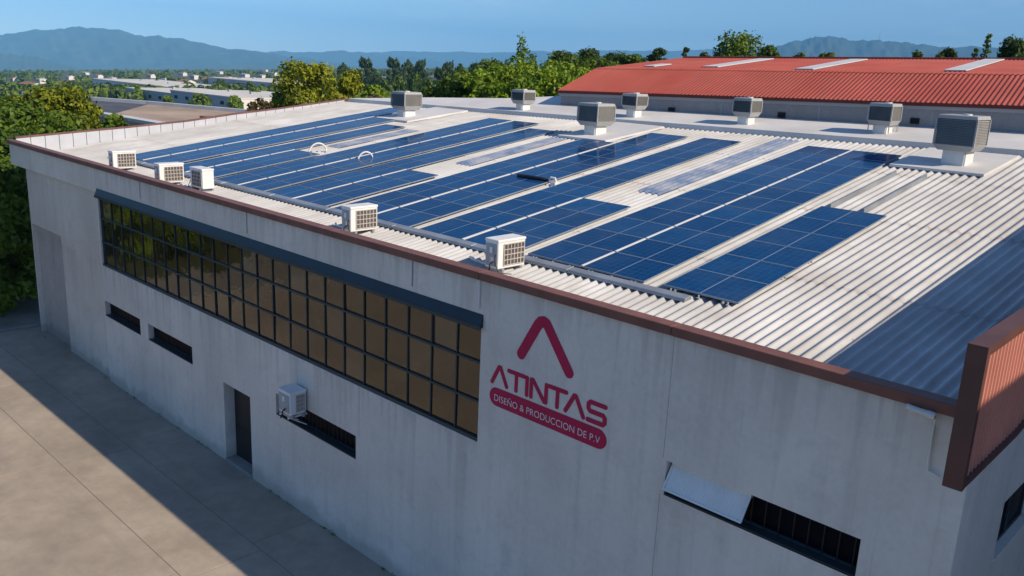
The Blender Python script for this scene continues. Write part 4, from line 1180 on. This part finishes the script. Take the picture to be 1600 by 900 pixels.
for i, (x, y, w_, lab) in enumerate(((-1010, 545, 26, 'cream house with hipped brown roof left of the tall pale block'), (-1075, 560, 22, 'cream cottage among trees behind the long white shed'), (-1130, 520, 24, 'cream cottage at the rear left of the long white shed'), (-960, 590, 22, 'cream house behind the tall pale block'), (-1180, 600, 30, 'row-like cream house deep in the trees'), (-900, 560, 20, 'small cream house right of the tall pale block'))):
    shed(x, x + w_, y, y + 14, 6.0, lab, wf='shed_beige', ws='shed_white', rf='roof_brown', name='cream_house', win=4, gable=3.0)

HOUSES = [(-1726,498,14,5.7),(-1501,469,16,6.7),(-1876,643,18,6.3),(-2120,791,24,5.5),(-1648,637,22,5.3),(-2017,868,24,6.6),(-1334,593,16,6.8),(-2326,1090,30,7.9),(-1740,837,20,6.9),(-1333,658,18,5.9),(-2754,1419,34,7.9),(-1470,767,18,5.9),(-1926,1051,30,6.8),(-1622,922,20,7.3),(-2237,1315,26,7.1),(-1180,654,15,5.3),(-1130,809,18,7.8),(-1044,818,16,7.2),(-1011,843,18,5.7),(-1097,970,24,7.0),(-737,664,14,7.5),(-3782,2179,60,7.3),(-3240,2043,50,7.2),(-2961,1070,40,6.4)]
ORD = ['leftmost', 'second', 'third', 'fourth', 'fifth', 'sixth', 'seventh', 'eighth', 'ninth', 'tenth', 'eleventh', 'twelfth', 'thirteenth', 'fourteenth', 'fifteenth', 'sixteenth', 'seventeenth', 'eighteenth', 'nineteenth', 'twentieth', 'twenty-first', 'twenty-second', 'twenty-third', 'twenty-fourth', 'twenty-fifth']
def bearing(p): return -math.atan2(p[1] - CAM.y, p[0] - CAM.x)
HOUSES.sort(key=bearing)
for i, (x, y, w_, h_) in enumerate(HOUSES):
    shed(x - w_ / 2, x + w_ / 2, y, y + 12, h_, ORD[i] + (' of' if i == 0 else ' from left of') + ' the tiny pale houses among the trees of the plain', wf=('shed_beige', 'shed_white', 'shed_white')[i % 3], ws='shed_white', rf=('roof_brown', 'shed_roof')[i % 2], name='far_house', win=3, gable=(2.5 if i % 2 == 0 else 0.0))

# mast on the right mountain
ms = empty('radio_mast', (-5629, 13654, 590)); tag(ms, 'thin radio mast on the crest of the right mountain', 'mast')
mb = MB(); mb.tube([(0, 0, -20), (0, 0, 120)], [6.0, 2.5], 6); mb.build('pole', M['galv'], ms)

# ================================================================== vegetation
def quads_mesh(name, Q, tint, mat):
    """Q (n,4,3) leaf quads, tint (n,)"""
    n = len(Q)
    me = bpy.data.meshes.new(name)
    me.vertices.add(n * 4); me.vertices.foreach_set('co', Q.reshape(-1).astype(np.float32))
    me.loops.add(n * 4); me.loops.foreach_set('vertex_index', np.arange(n * 4, dtype=np.int32))
    me.polygons.add(n)
    me.polygons.foreach_set('loop_start', np.arange(0, n * 4, 4, dtype=np.int32))
    me.polygons.foreach_set('loop_total', np.full(n, 4, dtype=np.int32))
    me.update(calc_edges=True)
    at = me.attributes.new('tint', 'FLOAT', 'FACE'); at.data.foreach_set('value', tint.astype(np.float32))
    me.materials.append(mat); me.update()
    return me

def leaves(centres, normals, size, rg, droop=0.25):
    n = len(centres)
    nr = normals + rg.normal(0, 0.55, (n, 3)); nr[:, 2] += 0.25
    nr /= np.linalg.norm(nr, axis=1)[:, None]
    a = np.cross(nr, rg.normal(0, 1, (n, 3))); a /= np.linalg.norm(a, axis=1)[:, None] + 1e-9
    b = np.cross(nr, a)
    s = (size * rg.uniform(0.6, 1.3, n))[:, None]
    bend = nr * s * 0.25
    return np.stack([centres - a * s * 0.9 - bend, centres - b * s * 0.5, centres + a * s * 0.9 - bend, centres + b * s * 0.5], 1)

def crown(kind, seed, nclump, nleaf, w, h):
    """leaf positions of a crown w wide and h high, as many overlapping leaf clumps"""
    rg = np.random.default_rng(seed)
    def rad(z):
        if kind == 'round': return math.sin(math.pi * (0.10 + 0.82 * z)) ** 0.55 * (1.04 - 0.12 * z)
        if kind == 'cone': return 1.0 * (1 - z) ** 0.8 + 0.04
        return math.sin(math.pi * (0.07 + 0.88 * z)) ** 0.75
    rm = min(w / 2, h / 2)
    C_, Rr, Wt = [], [], []
    if kind == 'slender':
        for k in range(7):
            a = k * 1.05 + rg.uniform(-0.2, 0.2); tip = [0.97, 0.80, 0.70, 0.76, 0.66, 0.84, 0.72][k]; out = 0.0 if k == 0 else rg.uniform(0.55, 0.8)
            for j in range(22):
                t_ = (j + 0.5) / 22
                q = out * (0.25 + 0.75 * t_ ** 0.8) * w / 2
                C_.append((math.cos(a) * q + rg.normal(0, 0.04 * w), math.sin(a) * q + rg.normal(0, 0.04 * w), h * (0.05 + (tip - 0.05) * t_)))
                Rr.append(w * (0.20 - 0.11 * t_)); Wt.append((0.20 - 0.11 * t_) ** 1.2)
    else:
        while len(C_) < nclump:
            z = rg.uniform(0.03, 0.95)
            cr = rg.uniform(0.17, 0.30) * rm * (0.75 if kind == 'cone' else 1.0)
            R0 = rad(z) * w / 2
            if rg.uniform() > (R0 / (w / 2)) + 0.25: continue
            q = max(0.0, R0 - cr * 0.6) * math.sqrt(rg.uniform(0.25, 1.0)) * rg.uniform(0.9, 1.12)
            a = rg.uniform(0, 6.283)
            C_.append((math.cos(a) * q, math.sin(a) * q, z * h)); Rr.append(cr); Wt.append(cr ** 2)
        for j in range(8):
            C_.append((rg.normal(0, 0.06 * w), rg.normal(0, 0.06 * w), h * (0.55 + 0.055 * j))); Rr.append(0.2 * rm); Wt.append((0.2 * rm) ** 2)
    C_, Rr, Wt = np.array(C_), np.array(Rr), np.array(Wt)
    ctint = rg.uniform(0, 1, len(C_))
    idx = rg.choice(len(C_), nleaf, p=Wt / Wt.sum())
    d = rg.normal(0, 1, (nleaf, 3)); d /= np.linalg.norm(d, axis=1)[:, None]
    rr_ = rg.uniform(0.2, 1.0, nleaf) ** 0.45 * rg.choice([1.0, 1.4], nleaf, p=[0.86, 0.14])
    cen = C_[idx] + d * (Rr[idx] * rr_)[:, None] * np.array([1, 1, 0.85])
    return cen, d, np.clip(ctint[idx] * 0.55 + rg.uniform(0, 0.45, nleaf), 0, 1), rg

crown_cache = {}
def crown_mesh(kind, var, mat, w, h, nclump=60, nleaf=7000, leaf=0.16):
    """crown of real size w x h (metres)"""
    key = (kind, var, mat, round(w, 1), round(h, 1), nleaf)
    if key not in crown_cache:
        cen, d, ti, rg = crown(kind, var * 13 + 5, nclump, nleaf, w, h)
        Q = leaves(cen, d, np.full(len(cen), leaf), rg)
        crown_cache[key] = quads_mesh('crown', Q, ti, M[mat])
    return crown_cache[key]

def trunk_mesh(h, r_, seed, limbs=6, reach=9.0):
    rg = random.Random(seed)
    mb = MB()
    lean = rg.uniform(-0.04, 0.04)
    P = [(lean * h * t_ + 0.05 * math.sin(t_ * 5), lean * h * t_ * 0.5, h * 0.80 * t_ - 0.1) for t_ in (0, 0.15, 0.35, 0.55, 0.75, 1)]
    mb.tube(P, [r_ * 1.3, r_, r_ * 0.85, r_ * 0.62, r_ * 0.38, r_ * 0.12], 8)
    for i in range(limbs):
        t_ = 0.30 + 0.5 * i / limbs; a = i * 2.4 + rg.uniform(-0.4, 0.4); L = min(h * 0.22, reach) * rg.uniform(0.7, 1.0)
        b = Vector((lean * h * t_, lean * h * t_ * 0.5, h * 0.80 * t_ - 0.1))
        m_ = b + Vector((math.cos(a) * L * 0.55, math.sin(a) * L * 0.55, L * 0.35)); e = b + Vector((math.cos(a) * L, math.sin(a) * L, L * 0.9))
        mb.tube([b, m_, e], [r_ * 0.45, r_ * 0.28, r_ * 0.08], 6)
    return mb.mesh('trunk', M['bark'], smooth=True)

KIND = {'broad': ('round', 'leaf_broad'), 'yellow': ('round', 'leaf_yellow'), 'lime': ('round', 'leaf_lime'), 'dark': ('oval', 'leaf_dark'), 'brown': ('oval', 'leaf_brown'), 'slender': ('slender', 'leaf_broad'), 'conifer': ('cone', 'leaf_dark'), 'conifer2': ('cone', 'leaf_lime'), 'limefar': ('round', 'leaf_lime')}
def tree(kind, x, y, h, w, lab, group, seed, name='leafy_tree', low=0.22, dens=1.0, leaf=None, limbs=6):
    z = gz(x, y)
    o = empty(name, (x, y, z), rz=seed * 1.7)
    tag(o, lab, 'tree', group)
    ck, mt = KIND[kind]
    link('trunk', trunk_mesh(h, 0.017 * h + 0.03, seed, limbs, w * 0.36), o)
    nl = int(9500 * dens); lf = leaf or 0.17
    if ck == 'slender': nl = int(nl * 0.8)
    if kind == 'brown': nl = int(nl * 0.4)
    c = link('crown', crown_mesh(ck, seed % 5, mt, w, h * (1 - low), int(52 + 5 * w), nl, lf), o, (0, 0, h * low))
    return o
NAMES = {'broad': 'leafy_tree', 'yellow': 'leafy_tree', 'lime': 'leafy_tree', 'dark': 'dark_tree', 'brown': 'sparse_tree', 'slender': 'slender_tree', 'conifer': 'conifer', 'conifer2': 'conifer', 'limefar': 'leafy_tree'}
TREES = [
('bushy green tree at the left edge beyond the white parapet', 'broad', -44.2, 3.2, 8.6, 4.6),
('tallest yellow-green tree behind the white end parapet', 'yellow', -51.5, 7.6, 8.7, 3.9),
('olive-green tree with ragged top beside the tan flat roof', 'yellow', -53.4, 9.9, 8.2, 2.7),
('dense dark tree hugging the left end wall of the building', 'broad', -40.9, 1.5, 7.3, 3.7),
('small low shrub-like tree at the foot of the end wall', 'broad', -45.0, 7.9, 7.9, 1.7),
('shaded broad tree at the far left picture edge', 'broad', -50.8, 2.5, 8.6, 5.1),
('large bright yellow-green tree behind the middle of the roof edge', 'yellow', -48.7, 22.4, 10.7, 4.1),
('yellow-green tree joined to the right of the large bright one', 'yellow', -49.6, 25.8, 10.5, 2.7),
('brownish sparse small tree nearest the left roof edge', 'brown', -46.8, 17.8, 8.6, 2.4),
('low green tree between the brownish one and the large bright one', 'yellow', -51.2, 22.3, 8.9, 2.2),
('light green bush-like tree left of the rear roof vents', 'lime', -53.7, 41.9, 10.6, 3.9),
('light green round tree below the tall slender tree', 'lime', -55.5, 47.5, 10.9, 4.1),
('bright lime tree behind the rearmost vent', 'lime', -53.2, 49.8, 11.4, 4.7),
('lime tree touching the left end of the red roof', 'lime', -48.6, 48.6, 11.4, 3.9),
('dark low tree to the left of the lime bushes', 'broad', -53.0, 38.0, 9.8, 3.2),
('tall slender tree rising alone above the roofs', 'slender', -65.6, 60.6, 14.7, 3.1),
('dark tree on the skyline just right of the slender tree', 'dark', -77.9, 81.2, 13.1, 4.8),
('dark pointed tree on the skyline behind the lime trees', 'dark', -69.9, 77.5, 13.4, 4.0),
('dark rounded tree at the edge of the red roof skyline', 'dark', -67.5, 79.7, 13.0, 4.0),
('small dark tree above the left slope of the red roof', 'dark', -66.4, 83.4, 12.4, 4.1),
('feathery tree above the red roof left of the conifer', 'dark', -66.8, 88.0, 13.7, 3.0),
('small conifer above the red roof', 'conifer', -60.2, 84.3, 13.9, 2.1),
('round small dark tree right of the conifer', 'dark', -59.7, 87.4, 13.2, 2.4),
('big leafy tree behind the red roof peak', 'broad', -43.1, 68.1, 14.9, 5.6),
('lower leafy tree right beside the big one behind the red roof', 'broad', -42.3, 72.9, 14.0, 3.2),
('tiny treetop behind the red roof under the right mountain', 'broad', -44.8, 84.6, 13.3, 2.2),
('tiny treetop second behind the red roof under the mountain', 'broad', -42.8, 86.5, 13.2, 1.9),
('low rounded treetop behind the ridge right of the mountain mast', 'dark', -34.1, 90.8, 13.4, 2.1),
('pair of rounded treetops on the ridge right of the mountain', 'dark', -32.1, 92.9, 13.7, 2.4),
('slender twin treetop near the right picture edge', 'slender', -26.8, 88.5, 15.3, 2.1),
('dark treetop at the right picture edge', 'dark', -24.1, 88.0, 14.7, 3.5),
('conical tree standing among the white sheds', 'conifer2', -652.9, 266.1, 12.3, 12.2),
('green tree in front of the grey shed wall', 'limefar', -483.0, 229.8, 10.6, 13.2),
('slim tree at the white corner of the grey shed', 'limefar', -440.3, 228.2, 10.5, 9.0),
('rounded lime tree filling the gap behind the left flat strip', 'lime', -47.5, 37.8, 10.5, 3.5),
('lime bush low behind the rearmost left vent', 'lime', -44.2, 38.1, 10.3, 3.4),
('lime tree right under the skyline trees left of the red roof', 'lime', -45.2, 42.9, 10.7, 3.6),
('mid green tree between the dark low tree and the lime bushes', 'broad', -50.7, 37.5, 10.1, 3.1),
('dark green tree behind the lime bushes on the skyline, left of the slender tree', 'broad', -78.4, 68.7, 11.9, 4.5),
('mid green tree on the skyline between the slender and pointed trees', 'broad', -67.7, 72.2, 12.6, 4.6),
('mid green tree on the skyline at the red roof corner', 'broad', -63.5, 71.9, 12.4, 4.5),
('small green tree right behind the upper left edge of the red roof', 'broad', -64.9, 79.3, 12.7, 3.7),
('green shrub-like tree at the left edge in front of the lane', 'broad', -37.8, -0.1, 6.4, 3.2),
('bright yellow-green tree at the left edge behind the bushy one', 'yellow', -63.7, 9.8, 7.5, 4.9),
('low green bush right of the large bright tree along the roof edge', 'lime', -50.7, 28.7, 9.4, 2.4),
('reddish-green bush by the rear left roof corner', 'brown', -46.7, 26.7, 9.0, 1.6),
('bright round tree left of the long white shed', 'limefar', -615.5, 187.1, 12.2, 14.0),
('bright green tree between the two grey-fronted sheds', 'limefar', -466.0, 203.1, 10.6, 7.6),
('bright green tree beside the tall pale block', 'limefar', -572.5, 315.6, 10.8, 10.0),
('pale green tree in front of the tall pale block', 'limefar', -386.8, 223.4, 11.8, 9.5),
('bright tree at the left end of the very long shed', 'limefar', -684.9, 233.7, 9.7, 12.2),
('bright tree before the pinkish buildings', 'limefar', -268.1, 197.1, 16.9, 9.7),
]
for i, (lab, kd, x, y, h, w) in enumerate(TREES):
    near = x > -62 and y < 30
    far = x < -300
    wid = w * {'lime': 1.8, 'yellow': 1.5, 'broad': 1.55, 'dark': 1.55, 'brown': 1.3, 'slender': 1.55}.get(kd, 1.1)
    if far: tree(kd, x, y, h, w, lab, 'trees among the sheds', i, NAMES[kd], 0.06, 0.5, 0.75, 3)
    else: tree(kd, x, y, h, wid, lab, 'trees around the buildings', i, NAMES[kd], 0.03 if near and x > -46 and y < 5 else 0.10 if near else 0.22, 1.5 if near and w > 3 else 1.0, 0.16 if near else 0.21)
# trees and hedge across the yard, mirrored in the ribbon window
for i, (kd, x, y, h, w, lab) in enumerate((('lime', -43, -9.5, 6.5, 7.5, 'light green tree across the lane, nearest the facade end'), ('broad', -45, -15.5, 8.0, 8.0, 'second green tree along the lane across the yard'), ('broad', -50, -13, 9.0, 8.0, 'broad green tree across the yard, mirrored in the left panes'), ('yellow', -52, -22, 9.5, 8.5, 'yellow-green tree across the yard, second from the lane'), ('broad', -60, -12, 10.5, 9.0, 'big green tree beyond the lane opposite the facade end'), ('lime', -44, -25, 8.0, 7.5, 'light green tree across the yard nearest the road'), ('broad', -66, -26, 11.0, 9.0, 'tall green tree behind the row across the yard'))):
    tree(kd, x, y, h, w, lab, 'trees across the yard', 60 + i, NAMES[kd], 0.12, 1.1, 0.24)

PLAIN = [('dark',-587,424,31.5,13.4),('dark',-588,453,31.6,13.8),('dark',-612,487,31.3,8.9),('dark',-588,481,30.1,10.9),('dark',-652,447,28.8,7.8),('broad',-343,255,19.5,10.5),('broad',-371,286,21.1,10.2),('broad',-333,266,21.9,11.1),('broad',-312,257,20.0,8.8),('dark',-429,315,20.5,11.5),('dark',-402,343,24.1,13.8),('dark',-364,323,27.0,10.6),('broad',-320,294,26.3,12.7),('broad',-853,300,8.9,9.4),('broad',-913,357,8.4,9.1),('dark',-957,416,12.3,11.2),('dark',-957,431,13.5,11.3),('broad',-884,415,11.6,11.9),('dark',-927,460,13.3,12.7),('broad',-840,430,13.1,14.2),('dark',-875,468,13.7,13.7),('broad',-650,356,13.8,9.3),('dark',-818,276,6.6,12.3),('broad',-793,243,7.7,15.9),('dark',-827,239,8.2,14.2),('broad',-650,239,10.1,6.4),('broad',-917,529,16.9,10.3),('dark',-501,435,28.2,10.5),('broad',-441,423,28.8,11.5),('dark',-907,540,19.7,8.8)]
plain_proto = {}
PLAIN.sort(key=lambda t_: bearing(t_[1:3]))
seen_kind = {'dark': 0, 'broad': 0}
for i, (kd, x, y, h, w) in enumerate(PLAIN):
    key = (kd, i % 3)
    j = seen_kind[kd]; seen_kind[kd] += 1
    lab = ORD[j] + (' of' if j == 0 else ' from left of') + (' the distant dark green trees between houses on the plain' if kd == 'dark' else ' the distant mid green trees between houses on the plain')
    w = max(w, h * 0.55)
    if key not in plain_proto:
        o = empty('plain_tree', (0, 0, 0))
        link('trunk', trunk_mesh(10.0, 0.3, i, 2), o)
        link('crown', crown_mesh('round', i % 5, 'leaf_dark' if kd == 'dark' else 'leaf_broad', 10.0, 9.4, 60, 3200, 0.55), o, (0, 0, 0.6))
        plain_proto[key] = o
    else:
        o = copy_tree(plain_proto[key])
    tag(o, lab, 'tree', 'scattered trees on the plain' if kd == 'dark' else 'scattered green trees on the plain')
    o.location = (x, y, gz(x, y)); o.rotation_euler = (0, 0, i * 2.1); o.scale = (w / 10, w / 10, h / 10)

# far wood: one mass to the foot of the mountains
def far_wood():
    rg = np.random.default_rng(11)
    n = 8000
    ang0, ang1 = math.atan2(0.04, -1), math.atan2(1.0, -0.42)      # bearings covered
    fw_ = np.array([FW.x, FW.y]); fw_ /= np.linalg.norm(fw_); rt2 = np.array([fw_[1], -fw_[0]])
    t_ = rg.uniform(-0.72, 0.40, n); inv = rg.uniform(1 / 4600, 1 / 640, n) ; D = 1 / inv
    x = CAM.x + (fw_[0] + rt2[0] * t_) * D; y = CAM.y + (fw_[1] + rt2[1] * t_) * D
    boxes = [(-600, -490, 255, 335), (-690, -595, 262, 335), (-990, -770, 340, 435), (-900, -750, 400, 525), (-1215, -1100, 320, 425), (-870, -715, 560, 690), (-850, -750, 690, 815), (-1190, -870, 500, 620)]
    ok = np.ones(n, bool)
    for a, b, c, d in boxes: ok &= ~((x > a) & (x < b) & (y > c) & (y < d))
    for hx, hy, hw, hh_ in HOUSES:      # clearings in front of the pale houses
        hd = math.hypot(hx - CAM.x, hy - CAM.y); hb = math.atan2(hy - CAM.y, hx - CAM.x)
        ok &= ~((np.abs(np.arctan2(y - CAM.y, x - CAM.x) - hb) < (hw * 0.7 + 4) / hd) & (D < hd * 1.02) & (D > hd * 0.55))
    x, y, D = x[ok], y[ok], D[ok]; n = len(x)
    z = terrain(x, y)
    hh = rg.uniform(6, 12, n) * (1 + (D > 1500) * 0.35); ww = hh * rg.uniform(0.75, 1.3, n)
    nq = 34
    d = rg.normal(0, 1, (n, nq, 3)); d /= np.linalg.norm(d, axis=2)[:, :, None]
    d[:, :, 2] = np.abs(d[:, :, 2]) * 1.2 - 0.25
    rad = rg.uniform(0.7, 1.05, (n, nq, 1))
    cen = d * rad * np.stack([ww / 2, ww / 2, hh * 0.55], 1)[:, None, :]
    cen += np.stack([x, y, z + hh * 0.45], 1)[:, None, :]
    cen = cen.reshape(-1, 3); dn = d.reshape(-1, 3).copy()
    size = np.repeat(ww * 0.26, nq)
    Q = leaves(cen, dn * 1.6, size, rg)
    ti = np.clip(np.repeat(rg.uniform(0, 1, n), nq) * 0.7 + rg.uniform(0, 0.3, n * nq), 0, 1)
    o = link('far_wood', quads_mesh('far_wood', Q, ti, M['leaf_far']))
    return tag(o, 'wooded plain stretching to the foot of the mountains', 'wood', kind='stuff')
far_wood()

# weeds along the foot of the wall and the yard joints
def weeds():
    rg = np.random.default_rng(21)
    spots = [(rg.uniform(-33, -2), -0.03 - abs(rg.normal(0, 0.02))) for _ in range(40)]
    cs, ds = [], []
    for x, y in spots:
        n = rg.integers(5, 20); sp_ = rg.uniform(0.02, 0.06)
        p = np.column_stack([x + rg.normal(0, sp_ * 1.4, n), np.minimum(y + rg.normal(0, sp_ * 0.5, n), -0.015 if y > -0.3 else 9), np.abs(rg.normal(0, sp_ * 0.7, n)) + 0.012])
        cs.append(p); ds.append(rg.normal(0, 1, (n, 3)))
    cen, d = np.concatenate(cs), np.concatenate(ds)
    Q = leaves(cen, d, np.full(len(cen), 0.02), rg)
    Q[..., 2] = np.maximum(Q[..., 2], 0.002)
    o = link('weeds', quads_mesh('weeds', Q, rg.uniform(0, 1, len(Q)), M['leaf_broad']))
    return tag(o, 'sparse weeds along the foot of the facade', 'weeds', kind='stuff')
weeds()

# ================================================================== haze
mb = MB(); mb.box(-25500, 25500, -25500, 25500, -1180, 1180)
hz = mb.build('haze', [])
hm = bpy.data.materials.new('haze_air'); hm.use_nodes = True
hm.node_tree.nodes.clear()
ho = hm.node_tree.nodes.new('ShaderNodeOutputMaterial'); hv = hm.node_tree.nodes.new('ShaderNodeVolumePrincipled')
hv.inputs['Color'].default_value = (0.22, 0.58, 1.0, 1)
hv.inputs['Density'].default_value = 0.60e-4
hv.inputs['Anisotropy'].default_value = -0.3
hm.node_tree.links.new(hv.outputs[0], ho.inputs['Volume'])
hz.data.materials.clear(); hz.data.materials.append(hm)
tag(hz, kind='stuff')
